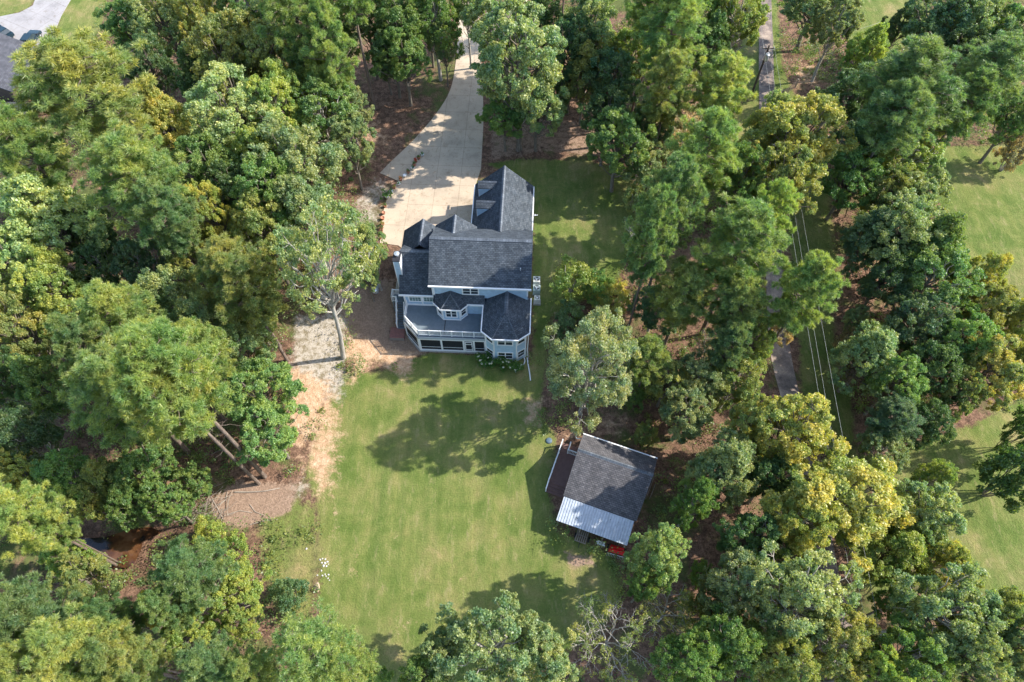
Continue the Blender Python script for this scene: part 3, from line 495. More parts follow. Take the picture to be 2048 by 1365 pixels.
TREES=r'''# top left
P 165 175 118 24 piney | large yellow-green pine whose crown hangs over the dark roof, top left
P 60 300 70 21 pine | pine crown directly south of the neighbouring dark roof, at the left edge
P 268 365 92 22 pine | rounded green pine just below the large pine of the top left
P 330 440 62 21 pineb | smaller blue-green pine tucked against the right of a rounded pine, left wood
D 338 262 56 17 gold | slim golden-olive tree rising between the large top left pine and the pale tree
D 470 245 92 17 pale | broad pale green tree left of the woodland clearing, leaves silvery in the sun
D 592 330 84 16 sage | sage green tree left of the upper driveway slab, above the gravel path
D 455 120 66 18 olive | olive tree with yellow tips, left of the tall pine trunks at the top
D 402 28 44 18 gold | orange-tinged tree at the top edge, left of centre of the wood
D 325 42 58 15 sage | grey-green round tree at the top edge beside the neighbour's lawn
D 262 60 48 12 green | dark green tree between the neighbour's lawn and a grey-green round tree
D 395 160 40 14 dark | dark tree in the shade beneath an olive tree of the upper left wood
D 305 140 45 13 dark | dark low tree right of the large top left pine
D 535 118 74 18 olive | tall yellow-green tree left of the bare pine trunks at the top
D 500 30 56 16 green | leafy green tree at the top edge above the yellow-green trees
P 592 30 70 23 pine | bright pine at the top edge left of the tallest bare trunk
P 655 85 52 21 pine | pine with a dark bare trunk ending in the brown clearing
Pb 750 220 3.6 27 pine | tallest pine, long bare trunk standing in the brown clearing, crown beyond the top edge
Pb 672 146 3.0 23 pine | pine with a bare trunk left of the tallest pine of the clearing
Pb 598 147 3.0 22 pineb | pine whose trunk shows between two yellow-green tree crowns near the top
Db 708 157 1.6 10 green | thin sapling between two bare pine trunks of the clearing
D 645 238 62 14 green | green tree at the left rim of the brown clearing
D 692 200 42 12 sage | small sage tree whose crown points into the brown clearing
D 700 290 40 12 sage | sage tree at the clearing's lower left, above the orange soil
D 640 178 50 15 lime | lime green tree left of the clearing, above the sage ones
D 560 228 60 17 lime | yellowish green tree in the middle of the upper left wood
D 610 430 66 15 sage | sage tree left of the gravel path, level with the potted plants
D 548 400 60 16 green | mid green tree left of the sage tree by the gravel path
D 530 470 55 15 olive | olive tree south of the mid green tree by the gravel path
D 425 350 60 15 green | green tree below the broad pale tree, left wood
D 520 330 62 15 lime | light green tree between the broad pale tree and the gravel path
D 470 400 50 14 dark | dark green tree beside the small orange tree
D 428 442 40 16 gold | small orange-gold tree standing among green crowns, left wood
P 475 545 78 18 olive | broad olive pine left of the white-trunked tree
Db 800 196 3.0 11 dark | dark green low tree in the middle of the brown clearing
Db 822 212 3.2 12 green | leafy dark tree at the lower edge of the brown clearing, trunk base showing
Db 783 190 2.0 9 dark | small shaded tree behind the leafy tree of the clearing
Db 867 135 2.6 12 green | green tree on a dark thin trunk left of the driveway top
D 800 58 56 15 green | green tree at the top edge above the brown clearing
D 868 32 54 16 green | bright green tree at the top edge left of the driveway
D 730 30 46 16 dark | dark tree at the top edge behind the tallest pine's trunk
D 888 88 24 11 sage | small tree leaning over the driveway's left border near the top
D 935 18 34 15 sage | small crown overhanging the very top of the driveway
# top centre
Db 1038 300 5.6 21 sage | big sage oak right of the driveway, pale trunk base beside the lawn
D 1000 60 58 17 sage | sage tree overhanging the driveway at the top edge
D 1075 210 52 12 sage | lower bough tree beside the big sage oak, right side
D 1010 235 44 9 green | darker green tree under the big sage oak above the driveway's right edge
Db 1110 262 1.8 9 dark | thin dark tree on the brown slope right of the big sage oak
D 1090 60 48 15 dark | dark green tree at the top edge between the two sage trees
D 1180 62 62 17 sage | grey-green tree at the top edge left of the leaning pine trunks
D 1145 110 42 15 teal | dark bluish tree behind a bare leaning trunk near the top
Pb 1122 75 2.6 21 pineb | leaning bare-trunked pine, base hidden by dark bluish foliage near the top
Db 1185 215 3.0 12 olive | olive tree with a dark trunk base above the shaded back lawn
Pb 1196 150 3.2 23 pine | pine with a long leaning trunk behind the olive tree, top centre
Pb 1262 232 3.4 22 pine | pine with the leaning trunk right of the dark green thicket, top centre
P 1345 60 72 21 pine | tall light green pine at the top edge, left of the gravel lane
P 1338 165 58 18 piney | yellow-green pine below the tall light pine, top right of centre
D 1262 120 52 13 lime | yellow-green small tree between the two leaning pine trunks
D 1222 165 50 13 teal | shaded bluish green tree between leaning trunks
D 1170 150 44 13 olive | olive leafy tree with pale twigs left of the shaded bluish tree
D 1240 285 58 13 green | dense green tree at the top right corner of the back lawn
D 1215 240 50 12 dark | dark tree behind the dense green tree at the lawn corner
D 1285 330 40 9 sage | small sage tree at the lawn's upper right edge
D 1300 240 42 11 dark | dark tree right of the dense green tree at the lawn corner
P 1445 172 62 17 piney | bright round pine standing beside the lane's upper part, left side
D 1470 50 52 15 lime | yellow-tinged tree left of the lane at the top edge
D 1420 95 44 14 dark | dark tree behind the bright round pine beside the lane
D 1400 30 48 15 green | green tree at the top edge behind the yellow-tinged lane tree
C 1372 250 48 6 tan | reddish-brown leafless shrub below the bright round pine
C 1325 262 34 5 tan | smaller brown twiggy shrub left of the reddish-brown shrub
P 1412 300 70 19 pine | light green pine south of the reddish-brown shrub
P 1350 400 66 23 pineb | blue-green pine right of the shaded lawn, above the tilted trunk
P 1310 462 54 24 pineb | lower blue-green pine at the right edge of the back lawn
B 1282 462 36 8 sage | thin tree with bare white twigs at the edge of the back lawn
S 1272 395 26 5 sage | small pale bush on the right edge of the back lawn
Pb 1400 672 4.3 21 pine | great pine with the long tilted bare trunk, left of the lane
P 1540 430 50 19 pine | light pine touching the great tilted pine on the lane side
P 1612 575 66 20 pine | pine standing over the lane and the power lines, right of centre
D 1590 285 82 17 yellow | bright yellow tree over the lane, the yellowest crown of the upper right
D 1538 262 46 15 sage | sage tree at the left foot of the bright yellow tree
D 1560 370 58 15 olive | olive-yellow tree right below the bright yellow lane tree
D 1480 360 52 14 green | green tree left of the olive-yellow lane tree
# top right
Db 1592 103 5.0 14 sage | spreading grey-green oak right of the utility pole, thick dark trunk
D 1670 60 44 13 sage | grey-green tree touching the spreading oak's right side
D 1735 110 40 13 lime | lime tree below the shaded lawn at the top right
P 1830 170 98 21 pineb | large blue-green pine of the upper right, between two yellow trees
P 1790 235 66 19 pineb | lower blue-green pine leaning out of the large upper right pine
D 1868 225 64 14 yellow | yellow tree right behind the large blue-green pine of the upper right
D 1800 318 62 12 lime | yellow-lime tree below the large blue-green pine, beside the right lawn
D 1700 200 52 11 dark | dark shaded tree left of the large blue-green pine
D 1722 290 54 11 teal | deep green tree between the yellow lane tree and the yellow-lime tree
D 1700 360 54 11 green | dark green tree at the left rim of the long right-hand thicket
D 1880 50 62 14 teal | dark bluish tree right of the shaded top right lawn
D 1800 55 30 9 dark | small dark tree on the shaded top right lawn
D 1955 50 60 15 sage | grey tree at the top edge near the right corner
D 2015 80 56 14 green | green tree in the top right corner
P 1990 150 72 18 pineb | dark pine below the top right corner
P 1935 205 54 17 pineb | dark pine whose trunk meets the shaded lawn of the right side
D 2032 235 50 12 green | dark green tree on the right edge above the right-hand lawn
S 2035 300 34 7 tan | brownish shaded tree on the right edge above the lawn
D 1925 120 46 12 dark | dark tree left of the pines near the top right corner
# right middle
D 1828 400 52 11 sage | silvery tree left of the upper right lawn
D 1800 470 70 13 sage | grey-green tree in the upper middle of the right-hand thicket
D 1868 492 56 14 green | green cedar-like tree bordering the lawn at the right
D 1860 560 74 13 green | dark green tree at the centre of the right-hand thicket
D 1768 560 56 11 dark | darkest tree beside the strip of grass right of the lane
D 1740 470 50 11 teal | bluish shaded tree at the thicket's left side
D 1780 390 48 11 olive | olive tree between deep green and silvery ones, right thicket
D 1962 560 40 12 gold | gold-tipped tree at the edge of the right lawn
D 1965 625 52 12 olive | olive tree with pale twigs below the gold-tipped tree
D 2040 640 52 12 yellow | yellow tree at the right edge below the upper right lawn
D 1830 650 60 12 teal | shaded bluish tree under the centre of the right thicket
D 1925 690 60 12 green | green tree left of the yellow trees at the right edge
D 1738 715 66 12 sage | rounded grey-green tree right of the power lines
D 1790 770 56 11 green | green tree just below the rounded grey-green one by the power lines
D 1860 740 54 11 dark | dark tree right of the rounded grey-green tree, right thicket
D 1975 740 60 12 gold | orange-tinged tree near the right edge above the lower lawn
D 2035 730 44 12 olive | olive tree at the right edge beside the orange-tinged tree
D 1915 790 40 10 olive | olive tree overhanging the lower right lawn's top edge
P 1790 835 52 10 teal | small dark pine in the shade of the lower right thicket
D 1850 850 46 9 dark | dark low tree at the upper edge of the lower right lawn
D 1760 905 48 8 sage | low pale tree at the left end of the lower right lawn
S 2035 950 62 11 dark | dark round tree on the lower right lawn at the picture edge
S 2055 860 36 10 dark | dark tree at the right edge above the dark round tree
D 1712 640 26 6 sage | small bush right of the wires opposite the lane pine
S 1700 690 28 5 tan | pinkish-tipped shrub on the grass right of the lane
# right of the house
S 1148 562 46 5 lime | lime-yellow bush on the lawn east of the house
S 1226 596 38 4.5 gold | golden feathery bush next to the lime-yellow bush
S 1143 640 38 4.5 teal | dark green bush behind the cream-leaved tree
S 1195 575 34 5 green | green bush between the lime-yellow and the golden bushes
V 1178 738 94 19 cream | pale cream-leaved tree with white limbs, right of the house's corner
P 1300 712 48 12 pine | small light green pine right of the cream-leaved tree
P 1368 585 66 15 piney | bright pine left of the great tilted trunk
D 1310 620 44 9 teal | dark tree at the foot of the bright pine left of the tilted trunk
P 1475 615 60 16 pine | pine standing right of the great tilted trunk
D 1505 690 42 12 lime | lime tree touching the lane's left side halfway down
P 1460 690 44 14 pineb | pine at the left of the lime lane tree
C 1562 665 20 5 tan | bare greyish shrub at the lane's left edge
D 1335 765 46 9 olive | pale olive tree below the small light green pine
D 1400 770 52 10 sage | grey-green tree left of the lane, level with the cream-leaved tree
D 1470 765 50 10 olive | olive twiggy tree at the lane's left edge, above the gold-olive crowns
D 1370 830 54 10 sage | sage tree north-east of the cottage
B 1420 700 40 8 sage | twiggy thin tree between the small pine and the lime lane tree
S 1265 790 30 4 green | low green bush between the cream-leaved tree and the small pine
S 1290 870 26 4 olive | low olive bush just north-east of the cottage roof
# lower right
D 1580 868 82 15 gold | gold-olive tree left of the power lines, north of the yellowest lower tree
D 1500 850 50 13 olive | olive tree at the left side of the gold-olive crown
D 1452 942 70 14 sage | round grey-green tree east of the cottage
D 1392 1005 44 12 green | green tree between the cottage and the round grey-green tree
D 1540 960 50 11 dark | dark tree behind the yellowest lower right tree
D 1670 1010 108 15 yellow | biggest yellow tree, across the power lines at the lower right
D 1590 1060 60 14 yellow | yellow-olive tree joined to the left of the biggest yellow tree
D 1838 1035 66 12 sage | silvery round tree at the left of the lower right lawn
D 1862 965 40 10 lime | lime-topped tree above the silvery round one
D 1790 1105 66 11 lime | lime-green tree below the silvery round tree
D 1880 1125 48 11 yellow | yellow-green tree pointing into the lower right lawn
D 1500 1085 60 12 dark | dark green tree in the hollow right of the brown slope
D 1480 1170 66 12 sage | grey-green tree below the brown slope right of the cottage
S 1405 1150 26 5 green | small bright tree on the brown slope south-east of the cottage
O 1590 1210 96 15 sage | wide sage tree with white twigs below the biggest yellow tree
D 1660 1290 66 14 olive | olive tree right below the wide white-twigged tree
D 1790 1210 40 9 green | green tree at the lower end of the power-line gap
O 1875 1230 92 15 sage | big silvery tree with pale twigs at the lower right
D 1965 1230 62 14 olive | olive-tinged tree right of the big silvery tree
D 2020 1290 62 15 sage | grey tree in the bottom right corner
D 1920 1325 70 15 sage | silvery tree at the bottom edge below the big silvery one
D 1800 1320 62 14 green | green tree at the bottom edge left of the silvery ones
D 1735 1345 50 14 lime | light green tree at the bottom edge below the power lines
D 1560 1325 60 14 olive | olive tree at the bottom edge below the wide white-twigged tree
D 1460 1295 66 13 green | green tree at the bottom edge right of the bare white-limbed tree
D 1380 1325 56 13 green | bright green tree at the bottom edge just right of the bare white-limbed tree
D 1312 1116 50 15 sage | leafy tree overhanging the cottage's metal roof and the red implement
D 1292 1168 36 13 green | green tree south of the tree that overhangs the metal roof
B 1225 1275 66 10 olive | nearly bare tree with crooked white limbs at the bottom
B 1340 1220 50 9 olive | sparse olive tree with one white limb, right of the bare white-limbed tree
S 1395 1225 42 6 olive | olive bush beneath the sparse tree with one white limb
D 1440 1215 44 9 sage | pale sage tree between the olive bush and the wide sage tree
# bottom centre and left
O 985 1300 92 14 sage | large silver-sage oak at the bottom edge of the lawn
D 1085 1310 60 13 sage | silver-sage tree at the right of the large bottom oak
D 890 1300 52 12 sage | grey-green tree at the left of the large bottom oak
D 850 1352 44 11 green | dark green low tree at the bottom edge left of the oaks
Q 625 1300 88 16 pine | pale feathery pine at the bottom, left of the lawn's end
Q 700 1330 56 14 pine | feathery pine beside the lawn's lower left end
D 735 1355 40 9 green | green tree at the bottom edge right of the feathery pines
P 40 1040 70 20 piney | yellow-green pine at the left edge above the creek bank
P 105 1062 36 15 pine | pine at the left bank of the brown creek
P 378 1148 66 17 pineb | blue-green pine right of the creek
P 330 1215 44 16 pineb | smaller blue-green pine south of the creek
P 60 1240 84 20 pineb | dusky pine at the left edge south of the creek
P 150 1310 88 21 piney | wide yellow-green pine in the bottom left corner
P 60 1345 64 21 piney | yellow-green pine right in the bottom left corner
P 250 1320 62 19 pine | pine at the bottom edge right of the corner pines
P 230 1235 44 16 pineb | dark pine between the corner pines and the golden tree
D 332 1215 42 13 gold | pale golden tree south-east of the creek
D 378 1275 50 11 lime | lime tree below the pale golden tree
P 408 1330 58 15 pineb | bluish pine at the bottom edge left of the brown path
P 500 1345 46 14 pine | pine at the bottom edge between two brown gaps
D 480 1185 48 9 lime | lime green tree left of the lawn, lower left
D 485 1250 36 8 lime | lime tree with yellow tips directly beside the brown gap
S 580 1188 34 5 teal | dark green rounded bush at the lawn's left edge
S 455 1110 44 6 lime | yellow-green bush above the lime green trees
S 420 1070 34 5 lime | bright bush at the lower edge of the brush pile
D 140 1118 42 8 lime | vivid lime tree on the creek's south bank
D 172 1165 52 9 olive | olive tree below the vivid lime one at the creek
S 200 1130 20 4 sage | grey-green bush at the creek's edge
D 338 1012 36 9 green | green tree on the creek's north bank, right end
D 262 1002 44 10 green | green tree on the creek's north bank, middle
D 188 1008 38 10 olive | olive tree on the creek's north bank, left end
D 140 960 60 12 green | green tree in the shade of the left wood above the creek
D 215 960 46 11 olive | olive tree north of the creek, centre of the lower left wood
D 75 965 52 12 yellow | yellow-tipped tree near the left edge above the creek
D 60 880 66 13 dark | dark green tree at the left edge, lower half
D 290 940 52 10 green | green tree behind the leaning trunks, lower left
D 20 940 44 13 olive | olive tree on the left edge above the creek-bank pine
D 385 962 34 7 green | low green tree beneath the two leaning trunks
# left middle
Lb 518 968 3.6 26 piney | leaning pine with the long pale trunk and drooping half-bare limbs, lower left
Lb 530 954 4.2 27 pine | second leaning pine, trunk parallel to the half-bare one
P 232 770 104 20 pine | broadest pine of the left wood, in its lower middle
P 175 690 60 20 pineb | blue-green pine at the upper left of the broadest pine
P 330 700 76 19 pine | pine between the broadest pine and the bright green hedge-like tree
P 405 700 56 18 pine | pine touching the bright hedge-like tree on its left
D 520 785 72 11 bright | bright green hedge-like tree bordering the bare orange soil
D 540 868 62 10 bright | bright green tree at the lower end of the hedge-like tree
D 480 705 58 12 sage | sage tree above the bright hedge-like tree
D 510 640 44 10 olive | olive tree left of the leaning bare trunk by the gravel
D 105 440 98 18 pale | broad pale lime tree at the left edge, upper half
D 30 540 66 17 pale | pale tree on the left edge below the broad pale lime tree
D 120 590 68 16 lime | yellow-green tree below the broad pale lime tree
D 35 660 60 16 olive | olive tree at the left edge, middle height
D 90 770 58 14 green | green tree left of the broadest pine
D 20 760 44 14 dark | dark tree on the left edge beside a green one
P 232 645 78 19 pine | pine in the middle of the left wood, above the broadest pine
D 350 610 70 15 sage | sage tree with greyish crown left of the broad olive pine
D 295 540 46 12 teal | dark bluish tree in the shadowed gap of the left wood
D 215 545 44 12 dark | dark tree in the shadowed gap, left side
D 185 470 44 12 dark | dark green tree right of the broad pale lime tree
D 415 660 56 15 sage | grey-sage tree below the broad olive pine
D 400 520 44 14 olive | olive tree left of the broad olive pine, under the orange one
B 18 350 44 14 tan | greyish leafless tree at the left edge above the broad pale tree
Pb 575 722 3.4 19 olive | pine on the leaning bare trunk at the gravel's left edge
Tb 687 716 4.5 24 sage 6 | sparse sage tree with a tall white curved trunk on the gravel
D 740 500 34 12 sage | small sage tree between the white-trunked tree and the driveway's lower corner
S 20 250 30 6 green | green bush south of the neighbouring dark roof
D 730 545 26 9 sage | low sage tree just above the silver tank
'''
seen={}
for ln in TREES.strip().splitlines():
    ln=ln.strip()
    if not ln or ln[0]=='#': continue
    a,lab=ln.split('|'); f=a.split(); kind,u,v,r,h,c=f[0],float(f[1]),float(f[2]),float(f[3]),float(f[4]),f[5]; ln_=float(f[6]) if len(f)>6 else 0
    seen[lab]=seen.get(lab,0)+1
    if kind.endswith('b'):
        kind=kind[0]; x,y,_=G(u,v); o_=add_tree(kind,x,y,r,h,c,lab.strip())
        if ln_: o_.rotation_euler=(0,R(ln_),0)
    else:
        zc=h*{'P':.78,'Q':.76,'D':.62,'O':.64,'V':.53,'S':.5,'B':.66,'C':.66}[kind]; x,y=Wz(u,v,zc+1)
        for _ in range(4): x,y=Wz(u,v,zc+float(tz(x,y)))
        dep=y*math.sin(TILT)+(H-zc)*math.cos(TILT); add_tree(kind,x,y,r*dep/F,h,c,lab.strip())
print('TREES',len(seen),'dups',[k for k,n in seen.items() if n>1])
# ---------------------------------------------------------------- undergrowth, one mass of ground cover in the woods
BLD=[([(740,330),(1100,320),(1100,730),(740,720)],1),([(1080,850),(1330,880),(1290,1120),(1080,1050)],1)]
OPEN=[([(690,40),(960,0),(990,330),(690,330)],.8),([(960,190),(1260,220),(1265,340),(960,340)],.9),([(1290,1090),(1440,1020),(1420,1180),(1330,1180)],.8),
 ([(100,1062),(330,1050),(300,1145),(105,1100)],1),([(1380,640),(1440,640),(1430,760),(1380,730)],.7),([(1150,800),(1330,800),(1330,900),(1150,890)],.7),([(440,1230),(470,1180),(500,1300),(440,1330)],.8)]
PATHS=[([(930,-90),(970,100),(968,340),(790,500),(740,350),(890,180),(900,-90)],1),([(u-w*.7,v) for u,v,w in LC]+[(u+w*.7,v) for u,v,w in LC[::-1]],1),([(-60,30),(60,0),(90,-90),(180,-90),(110,140),(-60,200)],1)]
def make_undergrowth():
    ZB=np.maximum.reduce([zone(BLD,1.5),zone(OPEN,2.5),zone(PATHS,1.5),ZD,ZG*1.2,ZM,np.where(ZL>.7,1,ZL*.8)])
    n=0; pts=[]
    xi=NR.uniform(-92,92,30000); yi=NR.uniform(-6,118,30000)
    ix=np.clip(np.searchsorted(xs,xi),0,len(xs)-1); iy=np.clip(np.searchsorted(ys,yi),0,len(ys)-1)
    clump=np.sin(xi*.31+2*np.sin(yi*.23))+np.sin(yi*.37+1.5*np.sin(xi*.19))
    keep=(NR.random(len(xi))<(1-ZB[iy,ix])*np.clip(.62+.34*clump+.25*(xi<-22),0.05,1))&(ZB[iy,ix]<.75)
    xi,yi=xi[keep][:11000],yi[keep][:11000]; r=NR.uniform(.3,1.0,len(xi))**1.2*1.35
    cl=np.stack([xi,yi,tz(xi,yi)+r*.5+NR.random(len(xi))**2*1.8*(r>.6)],1); me=leaves('undergrowth',cl,64,r,.105,flat=.9)
    o=bpy.data.objects.new('undergrowth',me); link(o); o.color=(.19,.25,.09,1)
    tag(o,'low leafy undergrowth and seedlings covering the floor of the wood','undergrowth',kind='stuff')
    cl2=np.stack([NR.uniform(-22,-14.6,60),NR.uniform(7.5,20,60),np.zeros(60)+.1],1)
make_undergrowth()
# ---------------------------------------------------------------- the blue house
HO=(-3.41,38.77,0); HA=R(-2.5)
HM=Matrix.Translation(HO)@Matrix.Rotation(HA,4,'Z')
def hl(u,v,z):   # survey helper: pixel at height z -> house frame
    x,y=Wz(u,v,z); p=HM.inverted()@Vector((x,y,z)); return p.x,p.y
house=empty('house',HO,HA,'large light blue house with slate roofs, screened porch and grey deck','house')
SH=[M['shingle'],M['white'],M['shingle_cap']]
def ridge(mb,a,b,w=.21):
    a=Vector(a);b=Vector(b);d=(b-a).normalized(); s=Vector((-d.y,d.x,0)).normalized()*w
    up=Vector((0,0,.075)); lo=Vector((0,0,-.10))
    for sg in (1,-1):
        q=[a+up,b+up,b+s*sg+lo,a+s*sg+lo]
        if sg>0: q=q[::-1]
        L=(b-a).length; mb.face(q,[(0,0),(L,0),(L,.2),(0,.2)] if sg<0 else [(0,.2),(L,.2),(L,0),(0,0)],2)
# walls
w=MB(); w.box(-5.2,4.95,3.5,10.6,5.7,8.5); w.box(-5.18,4.93,3.9,10.58,0,5.7)
w.face([(-5.2,3.5,8.5),(-5.2,7.05,11.2),(-5.2,10.6,8.5)]); w.face([(4.95,3.5,8.5),(4.95,10.6,8.5),(4.95,7.05,11.2)]); w.build('wall',M['siding'],house)
w=MB(); w.box(-8.75,-5.2,4.1,10.9,0,5.75); w.face([(-8.75,4.1,5.75),(-8.75,7.4,8.3),(-8.75,10.9,5.75)]); w.build('wall',M['siding'],house)
w=MB(); w.box(-1.5,4.75,10.7,19.7,1.5,6.0); w.face([(-1.5,19.7,6),(4.75,19.7,6),(1.7,19.7,8.8)]); w.build('wall',M['siding'],house)
w=MB(); w.prism([(.55,3.9),(.55,-.35),(1.5,-1.05),(3.95,-1.05),(4.92,-.35),(4.92,3.9)],-.3,5.4); w.build('wall',M['siding'],house)
# main roof
ez,rz,ey0,ey1,ry=8.35,11.42,3.07,11.0,7.05
def gable_x(x0,x1,y0,y1,yr,z0,z1,zr,name='roof',mats=SH,cap=True,th=.16):
    m=MB(); m.slab([(x0,y0,z0),(x1,y0,z0),(x1,yr,zr),(x0,yr,zr)],th); m.slab([(x1,y1,z1),(x0,y1,z1),(x0,yr,zr),(x1,yr,zr)],th)
    if cap: ridge(m,(x0+.02,yr,zr),(x1-.02,yr,zr))
    return m.build(name,mats,house)
def gable_y(x0,x1,y0,y1,xr,z0,zr,name='roof',mats=SH,cap=True,th=.14,yc=None):
    m=MB(); m.slab([(x0,y1,z0),(x0,y0,z0),(xr,y0,zr),(xr,y1,zr)],th); m.slab([(x1,y0,z0),(x1,y1,z0),(xr,y1,zr),(xr,y0,zr)],th)
    if cap: ridge(m,(xr,yc if yc else y0+.02,zr),(xr,y1-.02,zr))
    return m.build(name,mats,house)
DK=[M['shingle'],M['dark'],M['shingle_cap']]
rf=gable_x(-5.55,5.27,ey0,ey1,ry,ez,ez,rz)
m=MB(); m.box(-5.6,5.32,ey0-.13,ey0-.003,ez-.22,ez-.02); m.build('gutter',M['white'],rf)
m=MB(); m.bar((4.1,4.6,ez+1.05),(4.1,4.6,ez+1.5),.06,8); m.build('vent_pipe',M['steel'],rf)
m=MB(); m.bar((-5.3,3.1,8.2),(-5.3,3.42,7.7),.06); m.bar((-5.3,3.42,7.7),(-5.3,3.42,6.1),.06); m.build('downspout',M['white'],house)
# low west wing roof
lr=gable_x(-9.12,-5.0,3.68,11.1,7.4,5.62,5.62,8.62)
m=MB(); m.box(-9.17,-5.1,3.55,3.677,5.42,5.60); m.build('gutter',M['white'],lr)
# pent roof strip under the second floor
m=MB(); m.slab([(-5.1,2.78,5.5),(.3,2.78,5.5),(.3,3.5,6.25),(-5.1,3.5,6.25)],.12); pr=m.build('roof',SH,house)
m=MB(); m.box(-1.35,.2,2.66,2.775,5.3,5.48); m.build('gutter',M['white'],pr)
w=MB(); w.box(-2.2,.56,3.2,3.9,3,5.35); w.build('wall',M['siding'],house)
# gables facing north
gable_y(-5.65,-1.0,7.6,11.5,-3.32,8.12,10.0,mats=DK)
w=MB(); w.box(-5.3,-1.35,10.7,11.1,2.5,8.1); w.face([(-5.3,11.1,8.1),(-3.32,11.1,9.7),(-1.35,11.1,8.1)][::-1]); w.build('wall',M['siding'],house)
gable_y(-9.45,-4.7,8.2,11.95,-7.05,6.5,8.62,mats=DK)
w=MB(); w.box(-9.0,-5.1,10.9,11.55,1.8,6.45); w.face([(-9.0,11.55,6.45),(-7.05,11.55,8.3),(-5.1,11.55,6.45)][::-1]); w.build('wall',M['siding'],house)
# garage wing
gr=gable_y(-1.87,5.14,9.4,19.95,1.68,6.0,9.2,mats=DK,yc=10.0)
m=MB(); m.box(5.14,5.26,11.2,19.9,5.78,5.95); m.build('gutter',M['white'],gr)
m=MB(); m.box(-1.99,-1.87,11.8,19.9,5.78,5.95); m.build('gutter',M['white'],gr)
m=MB(); m.bar((5.4,17.0,4.2),(5.5,17.0,4.2),.08); m.bar((5.35,15.6,5.6),(5.75,15.6,5.75),.05); m.build('wall_bracket',M['white'],house)
sp=3.2/3.55
for yc in (17.95,14.9):
    ze=8.05; zr=8.6; xf=-1.25; xe=-1.87+(ze-6)/sp; xr_=-1.87+(zr-6)/sp; hw=.62
    m=MB(); m.slab([(xf-.08,yc-hw,ze),(xe+.1,yc-hw,ze),(xr_,yc,zr),(xf-.08,yc,zr)],.08); m.slab([(xe+.1,yc+hw,ze),(xf-.08,yc+hw,ze),(xf-.08,yc,zr),(xr_,yc,zr)],.08)
    ridge(m,(xf-.05,yc,zr),(xr_-.1,yc,zr),.12); dr=m.build('dormer',DK,house)
    zb=6+(xf+1.87)*sp; m=MB()
    for s_ in (-1,1):
        y_=yc+s_*(hw-.12); q=[(xf,y_,zb-.1),(xe+.1,y_,ze-.04),(xf,y_,ze-.04)]; m.face(q if s_<0 else q[::-1])
    m.face([(xf,yc-hw+.12,zb-.1),(xf,yc-hw+.12,ze),(xf,yc,zr-.06),(xf,yc+hw-.12,ze),(xf,yc+hw-.12,zb-.1)]); m.build('dormer_wall',M['siding'],dr)
    m=MB(); m.box(xf-.03,xf+.03,yc-hw+.09,yc-hw+.17,zb-.1,ze-.06); m.box(xf-.03,xf+.03,yc+hw-.17,yc+hw-.09,zb-.1,ze-.06); m.build('corner_trim',M['white'],dr)
    m=MB(); m.box(xf-.05,xf-.01,yc-.35,yc+.35,zb+.25,ze-.1); m.build('pane',M['glass'],dr)
# octagonal wing roof
E_=[(.2,3.9),(.2,-.52),(1.35,-1.48),(4.12,-1.48),(5.28,-.55),(5.28,3.9)]; ez2=5.42; rz2=7.15; ap=(2.74,.75); m=MB()
def sl(pts): m.slab(pts,.13)
P3=lambda p,z=ez2:(p[0],p[1],z)
sl([P3(E_[0]),P3(E_[1]),(ap[0],ap[1],rz2),(ap[0],3.95,rz2)]); sl([P3(E_[1]),P3(E_[2]),(ap[0],ap[1],rz2)]); sl([P3(E_[2]),P3(E_[3]),(ap[0],ap[1],rz2)])
sl([P3(E_[3]),P3(E_[4]),(ap[0],ap[1],rz2)]); sl([P3(E_[4]),P3(E_[5]),(ap[0],3.95,rz2),(ap[0],ap[1],rz2)])
ridge(m,(ap[0],ap[1],rz2),(ap[0],3.9,rz2)); 
for c in (E_[2],E_[3]): ridge(m,(ap[0],ap[1],rz2-.02),(c[0]+(ap[0]-c[0])*.03,c[1]+(ap[1]-c[1])*.03,ez2+.05),.11)
ow=m.build('roof',SH,house)
def gutter(poly,z,parent,w_=.11,h_=.17):
    m=MB()
    for a,b in zip(poly,poly[1:]):
        a=Vector((*a,0)); b=Vector((*b,0)); d=(b-a).normalized(); n=Vector((d.y,-d.x,0)); 
        q=[a,b,b+n*w_+d*.04,a+n*w_-d*.04]; m.prism([(p.x,p.y) for p in q],z-h_,z+.02)
    return m.build('gutter',M['white'],parent)
gutter(E_,ez2,ow)
# bay roof on the deck
B_=[(-5.3,3.4),(-5.3,2.9),(-4.42,2.02),(-2.25,2.02),(-1.42,2.9),(-1.42,3.4)]; bz=5.4; bt=(-3.36,3.88,7.05); bq=(-3.36,3.2,6.75); m=MB()
sl([P3(B_[1],bz),P3(B_[2],bz),bq]); sl([P3(B_[2],bz),P3(B_[3],bz),bq]); sl([P3(B_[3],bz),P3(B_[4],bz),bq])
sl([P3(B_[0],bz+.25),P3(B_[1],bz),bq,(bq[0],3.48,6.95)]); sl([P3(B_[4],bz),P3(B_[5],bz+.25),(bq[0],3.48,6.95),bq]); sl([P3(B_[0],bz+.25),(bq[0],3.48,6.95),(-5.3,3.48,5.9)]); sl([P3(B_[5],bz+.25),(-1.42,3.48,5.9),(bq[0],3.48,6.95)])
for c in (B_[2],B_[3]): ridge(m,(bq[0],bq[1],bq[2]),(c[0],c[1],bz+.04),.09)
br_=m.build('roof',SH,house); gutter(B_[1:5],bz,br_,.09,.15)
